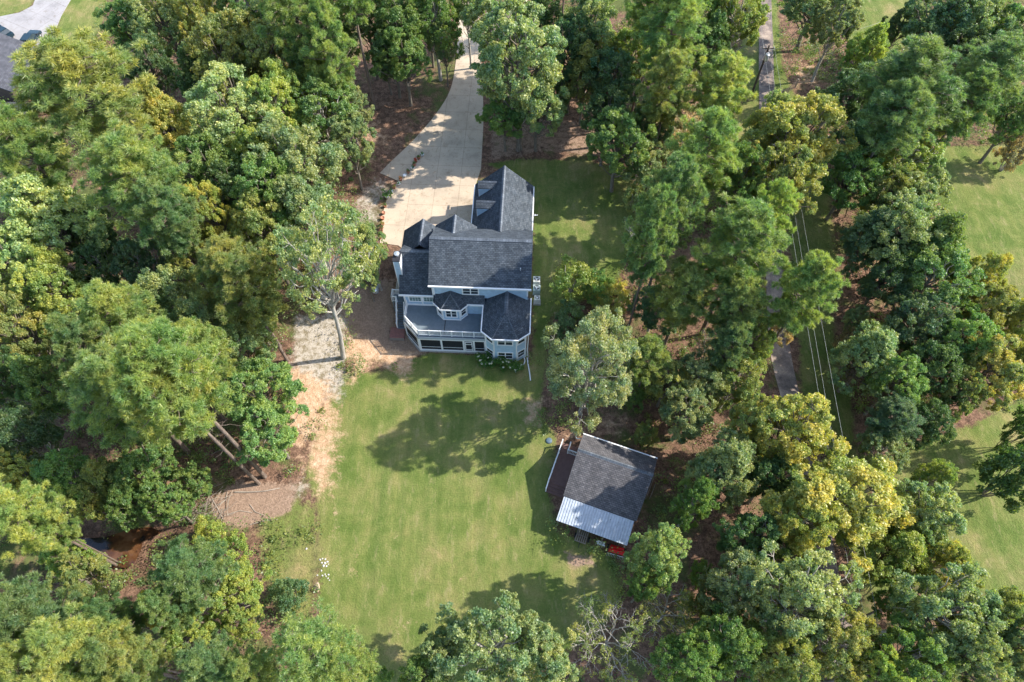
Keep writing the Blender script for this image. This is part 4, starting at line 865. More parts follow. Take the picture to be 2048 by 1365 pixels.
# windows: frame with pane children
def win(parent,c,ang,wd,ht,panes=2,glass='glass',muntins=0,name='window'):
    Mx=Matrix.Translation(c)@Matrix.Rotation(ang,4,'Z')   # local -y faces outwards
    fr=MB(); t=.13
    fr.box(-wd/2-t,wd/2+t,-.06,.02,ht/2,ht/2+t,Mx=Mx); fr.box(-wd/2-t,wd/2+t,-.08,.02,-ht/2-t,-ht/2,Mx=Mx)
    fr.box(-wd/2-t,-wd/2,-.058,.02,-ht/2,ht/2,Mx=Mx); fr.box(wd/2,wd/2+t,-.058,.02,-ht/2,ht/2,Mx=Mx)
    pw=(wd-(panes-1)*.12)/panes; ps=[]
    for k in range(panes):
        x0=-wd/2+k*(pw+.12)
        if k: fr.box(x0-.12,x0,-.055,.02,-ht/2,ht/2,Mx=Mx)
        fr.box(x0,x0+pw,-.045,.01,-.03,.03,Mx=Mx); ps.append((x0,x0+pw))
        for q in range(1,muntins+1):
            xx=x0+pw*q/(muntins+1); fr.box(xx-.015,xx+.015,-.04,.01,-ht/2,ht/2,Mx=Mx)
        if muntins:
            for zz in (-.5,.5): fr.box(x0,x0+pw,-.038,.01,zz*ht/2-.012,zz*ht/2+.012,Mx=Mx)
    f=fr.build(name,M['white'],parent)
    for a,b in ps:
        g=MB(); g.box(a,b,-.025,.0,-ht/2,ht/2,Mx=Mx); g.build('pane',M[glass],f)
    return f
def facewin(parent,a,b,off,z,wd,ht,**k):
    a=Vector((*a,0)); b=Vector((*b,0)); d=(b-a).normalized(); c=(a+b)/2; ang=math.atan2(d.y,d.x); c.z=z
    return win(parent,c,ang,wd,ht,**k)
win(house,(-1.2,3.5,6.95),0,1.6,.95)                          # second floor
for x in (-7.55,-5.95): win(house,(x,4.1,4.55),0,1.25,1.35,1,'glass_green',3)
WS=[(.55,-.35),(1.5,-1.05),(3.95,-1.05),(4.92,-.35)]
for z in (4.25,1.35):
    facewin(house,WS[1],WS[2],0,z,1.5,1.15); facewin(house,WS[0],WS[1],0,z,.8,1.15,panes=1); facewin(house,WS[2],WS[3],0,z,.8,1.15,panes=1)
BW=[(-4.98,3.0),(-4.3,2.3),(-2.42,2.3),(-1.72,3.0)]
w=MB(); w.prism(BW+[(-1.72,3.95),(-4.98,3.95)],2.98,5.35); w.build('wall',M['siding'],house)
facewin(house,BW[1],BW[2],0,4.25,1.1,1.15); facewin(house,BW[0],BW[1],0,4.25,.6,1.15,panes=1); facewin(house,BW[2],BW[3],0,4.25,.6,1.15,panes=1)
class OneEach:
    def box(s,*a,**k): MB().box(*a,**k).build('corner_trim',M['white'],house)
    def bar(s,*a,**k): MB().bar(*a,**k).build('skirt_trim',M['white'],house)
tr=OneEach()
for p in BW: tr.box(p[0]-.07,p[0]+.07,p[1]-.07,p[1]+.05,3.0,5.25)
for p in WS: tr.box(p[0]-.07,p[0]+.07,p[1]-.07,p[1]+.05,0,5.27)
for a,b in zip(BW,BW[1:]):
    tr.bar((a[0],a[1]-.04,3.1),(b[0],b[1]-.04,3.1),.07,4)
tr.box(-5.24,-5.08,3.43,3.497,6.2,8.2); tr.box(4.84,4.99,3.43,3.497,6.4,8.2); tr.box(-8.8,-8.62,4.02,4.097,3,5.5)
tr.box(-8.6,-5.0,4.04,4.098,3.02,3.3)

# french door pair between windows and bay
d=MB(); d.box(-6.86,-6.7,4.0,4.098,3.3,5.3); d.build('wall_trim',M['white'],house)
m=MB(); m.box(-6.83,-6.7,3.92,4.0,5.0,5.2); m.build('wall_lamp',M['dark'],house)
# deck floor, porch beneath it
DP=[(-8.62,4.1),(-8.62,1.95),(-6.9,.05),(.5,.05),(.5,4.1)]
m=MB(); m.prism([(x,y) for x,y in DP],2.72,3.0); m.build('deck_floor',M['deck'],house)
m=MB(); m.box(-4.14,-4.05,.15,3.9,3.003,3.012); m.build('deck_seam',M['dark'],house)
m=MB(); pts=[(-8.72,4.1),(-8.72,1.9),(-6.94,-.05),(.52,-.05)]
for a,b in zip(pts,pts[1:]): 
    a=Vector((*a,0));b=Vector((*b,0)); d_=(b-a).normalized(); n_=Vector((d_.y,-d_.x,0)); q=[a,b,b+n_*.06,a+n_*.06]; m.prism([(p.x,p.y) for p in q],2.62,3.02)
m.build('fascia',M['frame_grey'],house)
# porch: screens set in white frames
def porchwall(a,b,splits,z0=.12,z1=2.62,door=None):
    a=Vector((*a,0));b=Vector((*b,0)); L=(b-a).length; d_=(b-a).normalized(); ang=math.atan2(d_.y,d_.x); Mx=Matrix.Translation(a)@Matrix.Rotation(ang,4,'Z')
    fr=MB(); fr.box(0,L,-.07,.07,z0,z0+.24,Mx=Mx); fr.box(0,L,-.072,.072,z1-.2,z1,Mx=Mx)
    for s in splits: fr.box(s-.1,s+.1,-.08,.08,z0,z1,Mx=Mx)
    for s0,s1 in zip(splits,splits[1:]): 
        if door and abs(s0-door)<.01: continue
        fr.box(s0+.1,s1-.1,-.03,.03,z0+.72,z0+.79,Mx=Mx)
    f=fr.build('porch_frame',M['white'],house)
    for s0,s1 in zip(splits,splits[1:]):
        g=MB(); g.box(s0+.1,s1-.1,-.012,.0,z0+.24,z1-.2,Mx=Mx); g.build('screen',M['screen'],f)
    if door is not None:
        g=MB(); s0=door+.14; s1=door+.98
        g.box(s0,s0+.1,-.11,-.082,.2,2.3,Mx=Mx); g.box(s1-.1,s1,-.11,-.082,.2,2.3,Mx=Mx)
        for z in (.2,.62,1.75,2.2): g.box(s0+.1,s1-.1,-.11,-.082,z,z+.12,Mx=Mx)
        dd=g.build('door',M['white'],house)
        h_=MB(); h_.box(s1-.09,s1-.05,-.16,-.11,1.1,1.25,Mx=Mx); h_.build('handle',M['dark'],dd)
porchwall((-6.94,-.02),(.5,-.02),[.08,2.5,4.98,6.12,7.36],door=4.98)
porchwall((-8.7,1.92),(-6.94,-.02),[.1,2.52]); porchwall((-8.7,4.0),(-8.7,1.92),[.1,2.0])
m=MB(); m.prism([(-8.9,4.3),(-8.9,1.85),(-7.05,-.22),(.5,-.22),(.5,4.0)],-.3,.1); m.build('porch_slab',M['conc_pad'],house)
# railings
def rail(pts,z,parent,h=.98,post=1.15,mat='white',name='railing'):
    m=MB()
    for a,b in zip(pts,pts[1:]):
        a=Vector(a); b=Vector(b); L=(b-a).length; d_=(b-a)/L; flat=Vector((d_.x,d_.y,0)).normalized(); ang=math.atan2(flat.y,flat.x)
        m.bar(a+Vector((0,0,h)),b+Vector((0,0,h)),.055,4); m.bar(a+Vector((0,0,.12)),b+Vector((0,0,.12)),.035,4)
        k=max(1,round(L/post))
        for i in range(k+1):
            p=a+d_*L*i/k; m.box(-.055,.055,-.055,.055,0,h+.07,Mx=Matrix.Translation(p)@Matrix.Rotation(ang,4,'Z'))
        nb=int(L/.14)
        for i in range(1,nb): 
            p=a+d_*L*i/nb; m.box(-.02,.02,-.02,.02,.12,h-.02,Mx=Matrix.Translation(p)@Matrix.Rotation(ang,4,'Z'))
    return m.build(name,M[mat],parent)
rail([(-8.55,4.0,3),(-8.55,2.0,3),(-6.86,.15,3),(.45,.15,3)],3,house)
# stair landing and stairs
st=MB(); st.box(-10.4,-8.63,4.45,5.5,2.82,2.98)
for x,y in ((-10.3,5.4),(-10.3,4.55),(-9.35,4.55)): st.box(x-.07,x+.07,y-.07,y+.07,-.2,2.82)
landing=st.build('stair_landing',M['deck'],house)
st=MB(); ns=11; y0,y1,z0,z1=4.45,2.35,3.0,.72
for i in range(ns):
    t=(i+1)/ns; zz=z0+(z1-z0)*t; ya=y0+(y1-y0)*i/ns; yb=y0+(y1-y0)*t
    st.box(-9.75,-8.9,yb-.03,ya,zz-.05,zz); st.box(-9.75,-8.9,ya-.04,ya-.01,zz-.2,zz-.05)
st.box(-9.81,-9.75,y1,y0,.3,.6); st.build('stairs',M['deck'],house)
rail([(-10.35,4.5,2.98),(-10.35,5.45,2.98),(-9.5,5.45,2.98)],3,house); rail([(-10.35,4.5,2.98),(-9.8,4.5,2.98)],3,house)
rail([(-9.8,4.4,3.0),(-9.8,2.4,.75)],3,house); rail([(-8.92,4.0,2.6),(-8.92,2.4,.8)],3,house)
b_=MB(); b_.box(-10.6,-8.95,1.1,2.5,-.2,.62); bp=b_.build('brick_landing',M['brick'],house)
w=MB(); w.box(-10.3,-9.0,5.55,10.6,-.2,2.7); w.build('side_walk',M['beige'],house)
# chimney
m=MB(); m.box(-9.45,-8.78,5.35,6.6,0,9.3); ch=m.build('chimney',M['siding'],house)
m=MB()
for x in (-9.47,-8.84): m.box(x,x+.08,5.32,5.40,0,9.2)
m.box(-8.82,-8.755,5.4,6.6,6.2,9.2); m.build('corner_trim',M['white'],ch)
m=MB(); m.box(-9.52,-8.71,5.28,6.67,9.3,9.4); m.build('chimney_cap',M['dark'],ch)
m=MB(); m.lathe([(.2,9.4),(.2,9.65),(.3,9.66),(.3,9.72),(.0,9.8)],-9.1,6.1,14); m.build('flue',M['steel'],ch)
# downspout and drain pipe on the east corner
m=MB(); m.bar((5.33,-.3,5.3),(5.2,-.5,4.9),.05); m.bar((5.2,-.5,4.9),(5.12,-.6,.2),.05); m.build('downspout',M['white'],house)
m=MB(); pp=curve_pts([(5.15,-.6,.12),(5.3,-1.5,.08),(5.5,-2.6,.07),(5.6,-3.4,.07)],4); tube(m,pp,[.07]*len(pp),8); m.build('drain_pipe',M['white'],house)
m=MB(); pp=curve_pts([(4.75,-.5,.3),(4.9,-1.0,.08),(4.6,-1.7,.06),(4.1,-2.1,.06),(3.9,-2.4,.06)],5); tube(m,pp,[.06]*len(pp),8); m.build('drain_pipe',M['white'],house)
# garage doors on the west wall and small windows on the north side
for yy in (12.6,15.6,18.0):
    m=MB(); m.box(-1.56,-1.5,yy-1.1,yy+1.1,2.8,5.0); gd=m.build('garage_door',M['white'],house)
for x in (-7.1,-3.3): win(house,(x,11.57 if x<-5 else 11.12,4.6),math.pi,1.2,1.3)
win(house,(-3.3,11.12,7.2),math.pi,1.1,1.1)
# ---------------------------------------------------------------- small things around the house
def hw(x,y):
    p=HM@Vector((x,y,0)); return p.x,p.y,float(tz(p.x,p.y))
def acunit(u,v,label,padc,top,s=.82):
    s*=.86; x,y,z=G(u,v+8); t=empty('air_conditioner',(x,y,z),HA,label,'air conditioner','air conditioners by the east wall')
    m=MB(); m.box(-.42,.42,-.42,.42,-.3,.1); m.build('pad',M[padc],t)
    m=MB(); h=.85; a=s/2; m.box(-a,a,-a,a,.1,h)
    for k in range(9): 
        zz=.18+k*.075; m.box(-a-.012,a+.012,-a-.012,a+.012,zz,zz+.02)
    m.build('cabinet',M['ac'] if top=='ac' else M[top],t)
    m=MB(); m.lathe([(a*.82,h+.012),(a*.82,h+.05),(a*.9,h+.05),(a*.9,h+.01)],0,0,24); 
    for k in range(12): 
        an=k*math.pi/6; m.bar((.06*math.cos(an),.06*math.sin(an),h+.055),(a*.84*math.cos(an),a*.84*math.sin(an),h+.05),.008,4)
    m.build('grille',M[top],t)
    m=MB(); m.lathe([(0,h+.006),(a*.8,h+.006)],0,0,24); m.build('fan_well',M['dark'],t)
    m=MB()
    for k in range(3):
        an=k*2.09; m.face([(0,0,h+.02),(a*.7*math.cos(an),a*.7*math.sin(an),h+.03),(a*.62*math.cos(an+.8),a*.62*math.sin(an+.8),h+.018)])
    m.lathe([(0,h+.05),(.09,h+.04),(.1,h+.02)],0,0,10); m.build('fan',M['steel'],t)
acunit(1073,559,'cream air conditioner, northernmost of the three by the east wall','conc_pad','ac',.9)
acunit(1073,576,'grey-green air conditioner between the two cream ones','ac_green','ac_green',.95)
acunit(1074,596,'small cream air conditioner, the southernmost on its own pad','conc_pad','ac',.72)
# propane tank
x,y,z=G(752,578); t=empty('gas_tank',(x,y,z),R(98),'silver gas tank lying under the sage tree west of the chimney','gas tank')
m=MB(); prof=[(0,-1.1),(.25,-1.05),(.4,-.85),(.45,-.6),(.45,.6),(.4,.85),(.25,1.05),(0,1.1)]; m.lathe(prof,0,0,18)
tk=m.build('tank',M['steel'],t,smooth=True); tk.rotation_euler=(0,R(90),0); tk.location=(0,0,.7)
m=MB(); m.box(-.7,-.55,-.3,.3,0,.4); m.box(.55,.7,-.3,.3,0,.4); m.build('cradle',M['conc_pad'],t)
m=MB(); m.lathe([(.14,1.1),(.16,1.28),(0,1.36)],0,0,12); m.build('valve_cover',M['white'],t)
# flower pots along the driveway
POTS=[(845,311,'w','leafy green plant'),(838,317,'t','small fern'),(832,323,'t','red flowers'),(829,331,'t','trailing vine'),(826,338,'w','spiky plant'),(817,345,'t','dark leafed plant'),
(810,353,'w','bare soil'),(802,360,'t','orange mums'),(798,369,'w','low herb'),(789,376,'t','yellowing plant'),(784,385,'w','thin seedling'),(775,395,'w','large round bush'),
(771,413,'t','pale seedhead'),(768,427,'t','ring of bare soil'),(766,438,'t','dark bare soil'),(766,449,'t','yellow-green leaves'),(764,457,'t','short green shoots'),(763,464,'t','brownish stalks'),(761,476,'t','tall green blades')]
ORD=['first','second','third','fourth','fifth','sixth','seventh','eighth','ninth','tenth','eleventh','twelfth','thirteenth','fourteenth','fifteenth','sixteenth','seventeenth','eighteenth','nineteenth']
pot_mesh={}; plant_mesh=[]
for c,mt in (('w','white'),('t','terracotta')):
    m=MB(); m.lathe([(0,0),(.15,0),(.22,.34),(.26,.34),(.26,.42),(.22,.42),(.20,.36),(0,.36)],0,0,16); pot_mesh[c]=meshonly(m,'pot',M[mt])
for k in range(4):
    cl=NR.normal(size=(9,3))*[.12,.12,.09]+[0,0,.5+.04*k]; plant_mesh.append(leaves('plant',cl,16,np.full(9,.13),.055))
for i,(u,v,c,desc) in enumerate(POTS):
    x,y,z=G(u,v+2); t=empty('flower_pot',(x,y,z+.03),rng.random()*6,f"{'white' if c=='w' else 'terracotta'} pot with {desc}, {ORD[i]} from the driveway end of the row",'flower pot','potted plants along the driveway edge')
    s=1.25 if 'large' in desc else rng.uniform(.82,1.0); t.scale=(s,s,s)
    link(bpy.data.objects.new('pot',pot_mesh[c]),t)
    if 'soil' not in desc:
        p=bpy.data.objects.new('plant',plant_mesh[i%4]); link(p,t); p.color=(*{'red':(.4,.05,.04),'orang':(.5,.2,.05),'yello':(.35,.32,.08),'brown':(.25,.15,.08)}.get(desc.split()[0][:5],(.10,.2,.05)),1)
        if 'large' in desc: p.scale=(2.2,2.2,1.7); p.location.z=-.25
# hydrangeas with cream flower heads by the porch corner
x,y,z=G(1000,722)
fcl=[];hc=[]
for k in range(46):
    u,v=rng.uniform(952,1042),rng.uniform(700,736); v=714+(u-952)*.16+rng.gauss(0,6)
    a,b,_=G(u,v+9); fcl.append((a-x,b-y,rng.uniform(.3,1.1)))
    if rng.random()<.85: hc.append((a-x+rng.uniform(-.2,.2),b-y-rng.random()*.35,rng.uniform(.8,1.45)))
t=empty('hydrangea_bush',(x,y,0),0,'flowering bush with cream flower heads below the octagonal wing','bush')
cr=bpy.data.objects.new('foliage',leaves('foliage',np.array(fcl),70,np.full(len(fcl),.42),.10)); link(cr,t); cr.color=(.09,.20,.045,1)
mb=MB()
for c in fcl[:14]: limb(mb,(c[0],c[1],-.1),(c[0]+.1,c[1],c[2]),.02,.01,.1,4,3)
mb.build('stems',M['bark_oak'],t)
me=leaves('flower_heads',np.array(hc),40,np.full(len(hc),.12),.035); me.materials.clear(); me.materials.append(M['flower']); link(bpy.data.objects.new('flower_heads',me),t)
def logobj(pts,r,mat,label,name='log',cat='log',group=None):
    P=[G(u,v) for u,v in pts]; o=Vector(P[0]); m=MB(); tube(m,[Vector(p)-o+Vector((0,0,r*.8)) for p in P],[r*(1-.45*i/(len(P)-1)) for i in range(len(P))],7)
    ob=m.build(name,M[mat],None,True); ob.location=o; return tag(ob,label,cat,group)
logobj([(1052,699),(1056,706),(1057,714),(1056,722)],.13,'wood_old','weathered grey timber lying beside the house corner drain pipe')
FB='fallen branches on the brown ground'
for pts,r,l in [([(470,985),(500,985),(530,983),(560,977)],.09,'longest fallen branch left of the pale round patch'),
 ([(440,1010),(452,1000),(455,985)],.07,'short dark fallen branch at the brush pile top'),([(425,1000),(436,1018),(447,1040)],.07,'fallen branch on the lower left of the brush pile'),
 ([(455,1030),(480,1022),(505,1026)],.06,'thin fallen branch right of the brush pile'),([(500,1010),(510,1024),(530,1032)],.05,'curved fallen branch near the lawn margin'),([(500,1050),(530,1042),(556,1040)],.05,'lowest fallen branch on the brown ground')]:
    logobj(pts,r,'wood_old',l,'fallen_branch','branch',FB)
x,y,z=G(415,1015); t=empty('brush_pile',(x,y,z),0,'pile of dry grey brush and twigs at the foot of the left wood','brush pile'); m=MB()
for k in range(60):
    a=rng.random()*6.28; p=Vector((rng.gauss(0,1.1),rng.gauss(0,.8),rng.uniform(.05,.7))); d=Vector((math.cos(a),math.sin(a),rng.gauss(0,.25)))*rng.uniform(.6,1.9); limb(m,p-d,p+d,.03,.012,.12,4,4)
m.build('twigs',M['wood_old'],t)
rk=[]
for k in range(3):
    bm=bmesh.new(); bmesh.ops.create_icosphere(bm,subdivisions=2,radius=1)
    for v in bm.verts: v.co*=1+rng.uniform(-.22,.22); v.co.z*=.6
    me=bpy.data.meshes.new('rock'); bm.to_mesh(me); bm.free(); me.materials.append(M['rock']); rk.append(me)
for k,(u,v) in enumerate([(640,1120),(645,1118),(651,1119),(655,1124),(650,1127),(644,1126),(647,1132),(653,1133),(657,1129),(643,1142),(635,1151),(645,1152),(650,1149),(657,1150),(656,1157),(659,1161),(652,1153),(613,1098)]):
    x,y,z=G(u,v); o=bpy.data.objects.new('white_rock',rk[k%3]); link(o); s=rng.uniform(.06,.12); o.scale=(s,s*rng.uniform(.7,1),s); o.location=(x,y,z+s*.2); o.rotation_euler=(0,0,rng.random()*6)
    tag(o,'small white rock in the scatter at the lawn\'s lower left edge','rock','white rocks scattered at the lawn edge')
x,y,z=G(634,1176); o=bpy.data.objects.new('boulder',rk[1].copy()); o.data.materials.clear(); o.data.materials.append(M['terracotta']); o.data.materials[0]=M['straw']; link(o); o.location=(x,y,z); o.scale=(.32,.45,.3); tag(o,'single tan boulder below the white rocks at the lawn edge','boulder')
x,y,z=G(1098,882); m=MB(); m.lathe([(0,.16),(.25,.15),(.33,.1),(.34,0)],0,0,20); o=m.build('tank_lid',M['lid'],None,True); o.location=(x,y,z); tag(o,'small round grey-blue lid in the grass north-west of the cottage','lid')
# wooden play bench left by the lane and field gates
def gate(u0,v0,u1,v1,label,h=1.2,nb=5,mat='wood_dark'):
    a=Vector(G(u0,v0)); b=Vector(G(u1,v1)); t=empty('field_gate',a,0,label,'gate'); d=b-a
    m=MB(); m.bar((0,0,-.3),(0,0,h+.25),.1,8); m.build('post',M['wood_old'],t); m=MB(); m.bar(d+Vector((0,0,-.3)),d+Vector((0,0,h+.25)),.1,8); m.build('post',M['wood_old'],t)
    m=MB()
    for k in range(nb): zz=.2+(h-.2)*k/(nb-1); m.bar(d*.06+Vector((0,0,zz)),d*.94+Vector((0,0,zz)),.03,6)
    for q in (.06,.5,.94): m.bar(d*q+Vector((0,0,.2)),d*q+Vector((0,0,h)),.03,6)
    m.build('rails',M[mat],t)
gate(1560,198,1590,176,'open wooden field gate right of the lane below the utility pole',1.2)
gate(1482,209,1506,202,'wooden field gate left of the lane near the round pine',1.2)
logobj([(1450,268),(1462,260),(1475,254)],.12,'wood_old','grey fallen log on the grass left of the lane')
logobj([(1545,205),(1556,196),(1564,192),(1574,202)],.12,'wood_dark','dark curved log beside the lane under the yellow tree')
# utility pole, transformer, wires
bx,by,bz_=G(1504,187); t=empty('utility_pole',(bx,by,bz_),0,'wooden utility pole with a grey transformer beside the gravel lane','utility pole')
m=MB(); m.bar((0,0,-.5),(0,0,7.6),.16,10,.11); m.build('pole',M['wood_dark'],t)
m=MB(); m.lathe([(0,5.6),(.26,5.62),(.29,5.7),(.29,6.5),(.26,6.58),(0,6.6)],.05,-.42,16); tf=m.build('transformer',M['steel'],t,True)
m=MB(); m.bar((.05,-.42,6.58),(.05,-.42,6.85),.05,8); m.bar((-.1,-.42,6.55),(-.14,-.42,6.8),.04,8); m.build('bushing',M['white'],tf)
m=MB(); m.bar((-.75,0,7.15),(.75,0,7.15),.07,4); m.build('crossarm',M['wood_dark'],t)
m=MB()
for xx in (-.7,0,.7): m.lathe([(0,7.2),(.07,7.21),(.09,7.28),(.05,7.36),(0,7.38)],xx,0,8)
m.build('insulators',M['steel'],t)
def wire(a,b,sag,label,r=.010):
    a=Vector(a); b=Vector(b); m=MB(); pts=[]
    for i in range(25):
        q=i/24; p=a.lerp(b,q); p.z-=sag*4*q*(1-q); pts.append(p-a)
    tube(m,pts,[r]*25,5); o=m.build('power_line',M['wire'],None,True); o.location=a; tag(o,label,'wire','overhead wires along the lane')
def WW(u,v,z): x,y=Wz(u,v,z); return (x,y,z)
top=bz_+7.38
for xx,(u,v),lab in ((-.7,(1748,1420),'westernmost of the three long wires running down along the lane'),(0,(1762,1420),'middle one of the three long wires running down along the lane'),(.7,(1790,1420),'easternmost of the three long wires, widest from the lane')):
    wire((bx+xx,by,top),WW(u,v,8.5),.6,lab)
for xx,u,lab in ((-.7,1518,'short wire from the pole towards the top edge, left one'),(.7,1538,'short wire from the pole towards the top edge, right one')):
    wire((bx+xx,by,top),WW(u,-60,10.5),.5,lab)
wire((bx,by,bz_+6.9),WW(1760,45,7),.5,'service wire from the transformer to the right, over the spreading oak')
# ---------------------------------------------------------------- cottage
CO=(4.95,21.207,0); CA=R(-20.16)
CM=Matrix.Translation(CO)@Matrix.Rotation(CA,4,'Z')
cot=empty('cottage',CO,CA,'small cottage with brown-grey shingle roof, metal lean-to and brown deck','cottage')
house_=house; house=cot
SB=[M['shingle_brown'],M['dark'],M['shingle_cap']]
m=MB(); m.slab([(0,0,2.7),(7.3,0,2.7),(7.55,4.3,4.5),(0,4.3,4.5)],.12); m.slab([(7.6,6.68,3.0),(-.05,6.68,3.0),(0,4.3,4.5),(7.55,4.3,4.5)],.12)
def ridge2(m,a,b): ridge(m,a,b,.2)
ridge2(m,(0,4.3,4.5),(7.55,4.3,4.5)); crf=m.build('roof',SB,cot)
m=MB(); m.box(-.06,7.62,6.69,6.8,2.82,2.98); m.build('gutter',M['white'],crf)
m=MB(); m.box(.3,7.2,.3,6.4,0,2.75); m.face([(.3,.3,2.75),(.3,4.3,4.35),(.3,6.4,2.9),(.3,6.4,2.75)]); m.face([(7.2,.3,2.75),(7.2,6.4,2.75),(7.2,6.4,2.9),(7.2,4.3,4.35)]); m.build('wall',M['wood_old'],cot)
win(cot,(.3,2.2,1.6),-math.pi/2,.9,1.0,1); m=MB(); m.box(.24,.297,3.4,4.3,.5,2.5); m.build('door',M['white'],cot)
# corrugated lean-to
m=MB(); n=27; per=7.0/27
for i in range(n):
    x=.1+per*i; xs_=[x,x+per*.62,x+per*.70,x+per*.86,x+per*.94,x+per]; hs_=[0,0,.05,.05,0,0]
    for a_ in range(5): m.face([(xs_[a_],-2.35,2.12+hs_[a_]),(xs_[a_+1],-2.35,2.12+hs_[a_+1]),(xs_[a_+1],-.03,2.62+hs_[a_+1]),(xs_[a_],-.03,2.62+hs_[a_])])
m.face([(.1,-2.35,2.09),(.1,-.03,2.59),(7.1,-.03,2.59),(7.1,-2.35,2.09)])
m.build('metal_roof',M['metalroof'],cot)
for x in (.25,2.5,4.8,6.95):
    m=MB(); m.box(x-.06,x+.06,-2.2,-2.08,-.1,2.08); m.build('post',M['wood_old'],cot)
# west deck with steps
m=MB(); m.box(-1.95,.28,1.55,6.1,.15,.55); m.build('deck_floor',M['deckbrown'],cot)
m=MB()
for k in range(3): m.box(-1.9,.1,1.55-.3*(k+1),1.55-.3*k,-.1,.42-.14*k)
m.build('steps',M['deckbrown'],cot)
rail([(-1.9,6.0,.55),(-1.9,.65+.9,.55)],0,cot); rail([(-1.9,1.55,.55),(-1.9,.7,.1)],0,cot,.95,.9); rail([(-1.05,6.0,.55),(-1.05,5.15,.55),(.2,5.15,.55)],0,cot)
m=MB(); pp=curve_pts([(-.15,6.2,2.8),(-.55,6.6,1.6),(-.8,7.2,.6),(-.75,7.7,.1)],5); tube(m,pp,[.06]*len(pp),8); m.build('downspout',M['white'],cot)
m=MB(); m.bar((7.75,3.4,0),(7.75,3.4,1.1),.04); m.bar((7.95,5.9,0),(7.95,5.9,1.1),.04); m.bar((7.75,3.4,1.05),(7.95,5.9,1.05),.04); m.bar((7.75,3.4,.6),(7.95,5.9,.6),.04); m.bar((8.1,3.5,.9),(8.25,5.0,.9),.04); m.bar((8.1,3.5,0),(8.1,3.5,.9),.04); m.bar((8.25,5,0),(8.25,5,.9),.04); m.build('side_rail',M['wood_old'],cot)
house=house_
def cw(x,y): 
    p=CM@Vector((x,y,0)); return (p.x,p.y,0)
# things under and before the lean-to
t=empty('garden_trailer',cw(2.9,-2.55),CA,'grey slatted trailer sticking out from under the metal roof, west end','trailer')
m=MB()
for k in range(6): m.box(-.6+k*.2,-.5+k*.2,-.55,.75,.42,.46)
for y_ in (-.55,.1,.7): m.box(-.62,.52,y_,y_+.07,.37,.42)
m.build('bed',M['wood_old'],t)
for s_ in (-1,1):
    m=MB(); m.lathe([(.08,-.06),(.24,-.08),(.26,0),(.24,.08),(.08,.06)],0,0,16); wv=m.build('wheel',M['tyre'],t); wv.rotation_euler=(0,R(90),0); wv.location=(s_*.68,0,.26)
m=MB(); m.bar((-.05,-.55,.4),(-.05,-1.1,.25),.03); m.build('tow_bar',M['dark'],t)
for k,(x,lb) in enumerate(((4.45,'white folded chair under the metal roof edge, left one of the row'),(4.75,'white folded chair in the middle of the row under the metal roof'),(5.05,'white folded chair nearest the red implement'))):
    t=empty('folding_chair',cw(x,-2.5),CA+R(8*k),lb,'chair','white folded chairs under the lean-to')
    m=MB(); m.bar((-.12,0,.02),(-.12,.1,.85),.02); m.bar((.12,0,.02),(.12,.1,.85),.02); m.bar((-.12,-.2,.02),(-.12,.1,.45),.02); m.bar((.12,-.2,.02),(.12,.1,.45),.02); m.build('chair_frame',M['steel'],t)
    m=MB(); m.box(-.12,.12,-.18,.1,.44,.47); m.build('seat',M['white'],t); m=MB(); m.box(-.12,.12,.06,.09,.62,.85); m.build('backrest',M['white'],t)
t=empty('farm_implement',cw(6.35,-2.65),CA+R(4),'red mowing implement with a row of tines beside the metal roof','implement')
m=MB(); m.prism([(-.72,-.3),(.78,-.3),(.7,.42),(-.6,.42)],.42,.56); m.box(-.6,.6,.1,.3,.56,.74); m.bar((-.72,-.1,.5),(.78,.0,.62),.09,8); m.build('deck_cover',M['red'],t)
m=MB(); m.bar((-.8,-.42,.4),(.8,-.42,.4),.035)
for k in range(11): m.bar((-.75+k*.15,-.42,.4),(-.75+k*.15,-.62,.05),.02)
m.build('tines',M['steel'],t)
for s_ in (-1,1):
    m=MB(); m.lathe([(.07,-.07),(.22,-.09),(.25,0),(.22,.09),(.07,.07)],0,0,16); wv=m.build('wheel',M['tyre'],t); wv.rotation_euler=(0,R(90),0); wv.location=(s_*.84,.2,.25)
m=MB(); m.bar((0,.4,.5),(0,1.0,.7),.04); m.build('hitch',M['dark'],t)
# ---------------------------------------------------------------- neighbour's house and two vehicles in the corner
nx,ny=Wz(82,97,5.6); NM=R(-4); t=empty('neighbour_house',(nx,ny,0),NM,'dark grey roofed house cut off by the top left corner','house')
m=MB(); zg=2.8
m.slab([(0,-9.2,5.6),(.0,0,5.6),(-7,0,9.0),(-7,-9.2,9.0)],.16,0,2); m.slab([(-14,0,5.6),(-14,-9.2,5.6),(-7,-9.2,9.0),(-7,0,9.0)],.16,0,2); ridge(m,(-7,-8.5,9),(-7,0,9)); m.build('roof',[M['shingle_far'],M['white'],M['shingle_far']],t)
m=MB(); m.box(-13.6,-.4,-8.9,-.4,0,5.55); m.face([(-13.6,-.4,5.55),(-7,-.4,8.8),(-.4,-.4,5.55)][::-1]); m.face([(-13.6,-8.9,5.55),(-.4,-8.9,5.55),(-7,-8.9,8.8)]); m.build('wall',M['wood_dark'],t)
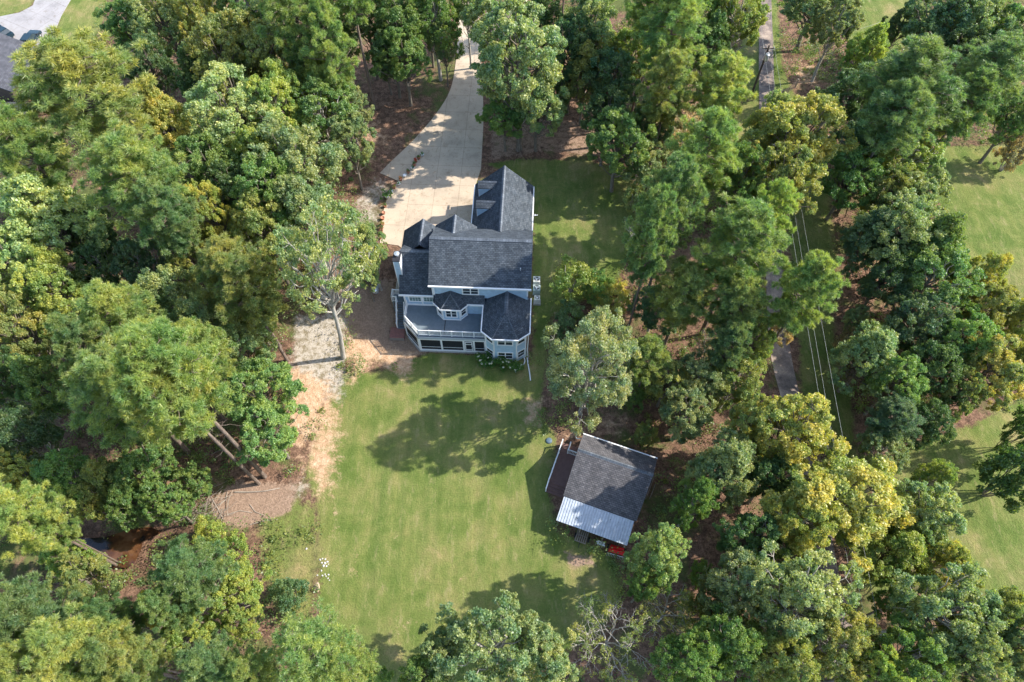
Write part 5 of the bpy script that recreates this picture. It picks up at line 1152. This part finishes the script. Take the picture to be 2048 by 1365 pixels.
m=MB(); m.slab([(-11,-18,3.9),(2.5,-18,3.9),(2.5,-13.6,5.2),(-11,-13.6,5.2)],.14,0,2); m.slab([(2.5,-9.25,3.9),(-11,-9.25,3.9),(-11,-13.6,5.2),(2.5,-13.6,5.2)],.14,0,2); m.build('roof',[M['shingle_far'],M['white'],M['shingle_far']],t)
m=MB(); m.box(-10.7,2.2,-17.7,-9.3,0,3.85); m.build('wall',M['wood_dark'],t)
def vehicle(u,v,rz,label,name='parked_car',pickup=False):
    x,y,z=G(u,v); t=empty(name,(x,y,z+.03),rz,label,'car' if not pickup else 'truck'); t.scale=(.88,.88,.88)
    def sec(P):   # side profile extruded with tumblehome
        m=MB(); n=len(P)
        for (a,za,wa),(b,zb,wb) in zip(P,P[1:]): m.face([(wa,a,za),(wb,b,zb),(-wb,b,zb),(-wa,a,za)])
        for s_ in (1,-1):
            q=[(s_*w_,a,z_) for a,z_,w_ in P]; m.face(q if s_>0 else q[::-1])
        return m
    m=sec([(-2.3,.35,.86),(-2.32,.85,.88),(-1.2,1.0,.9),(1.2,1.0,.9),(2.15,.88,.86),(2.3,.6,.84),(2.3,.35,.84)]); m.build('body',M['car'],t)
    m=sec([(-1.9,.98,.84),(-1.6,1.5,.68),(.3,1.52,.68),(1.05,.98,.82)]); m.build('cabin',M['glass'],t)
    m=MB(); m.box(-.66,.66,-1.5,.22,1.525,1.56); m.build('car_roof',M['car'],t)
    for sx in (-1,1):
        for yy in (-1.4,1.45):
            m=MB(); m.lathe([(.2,-.1),(.33,-.11),(.35,0),(.33,.11),(.2,.1)],0,0,18); wv=m.build('wheel',M['tyre'],t); wv.rotation_euler=(0,R(90),0); wv.location=(sx*.82,yy,.35)
            m=MB(); m.lathe([(0,.09),(.2,.08)],0,0,12); rm=m.build('rim',M['steel'],wv)
        m=MB(); m.box(sx*.6-.16,sx*.6+.16,2.28,2.32,.62,.78); m.build('headlight',M['white'],t)
        m=MB(); m.box(sx*.97-.08,sx*.97+.08,.7,.9,1.0,1.14); m.build('mirror',M['dark'],t)
vehicle(66,86,R(-4),'dark teal car parked at the corner of the dark roof')
vehicle(6,72,R(60),'dark blue car nose behind the dark roof at the picture edge')
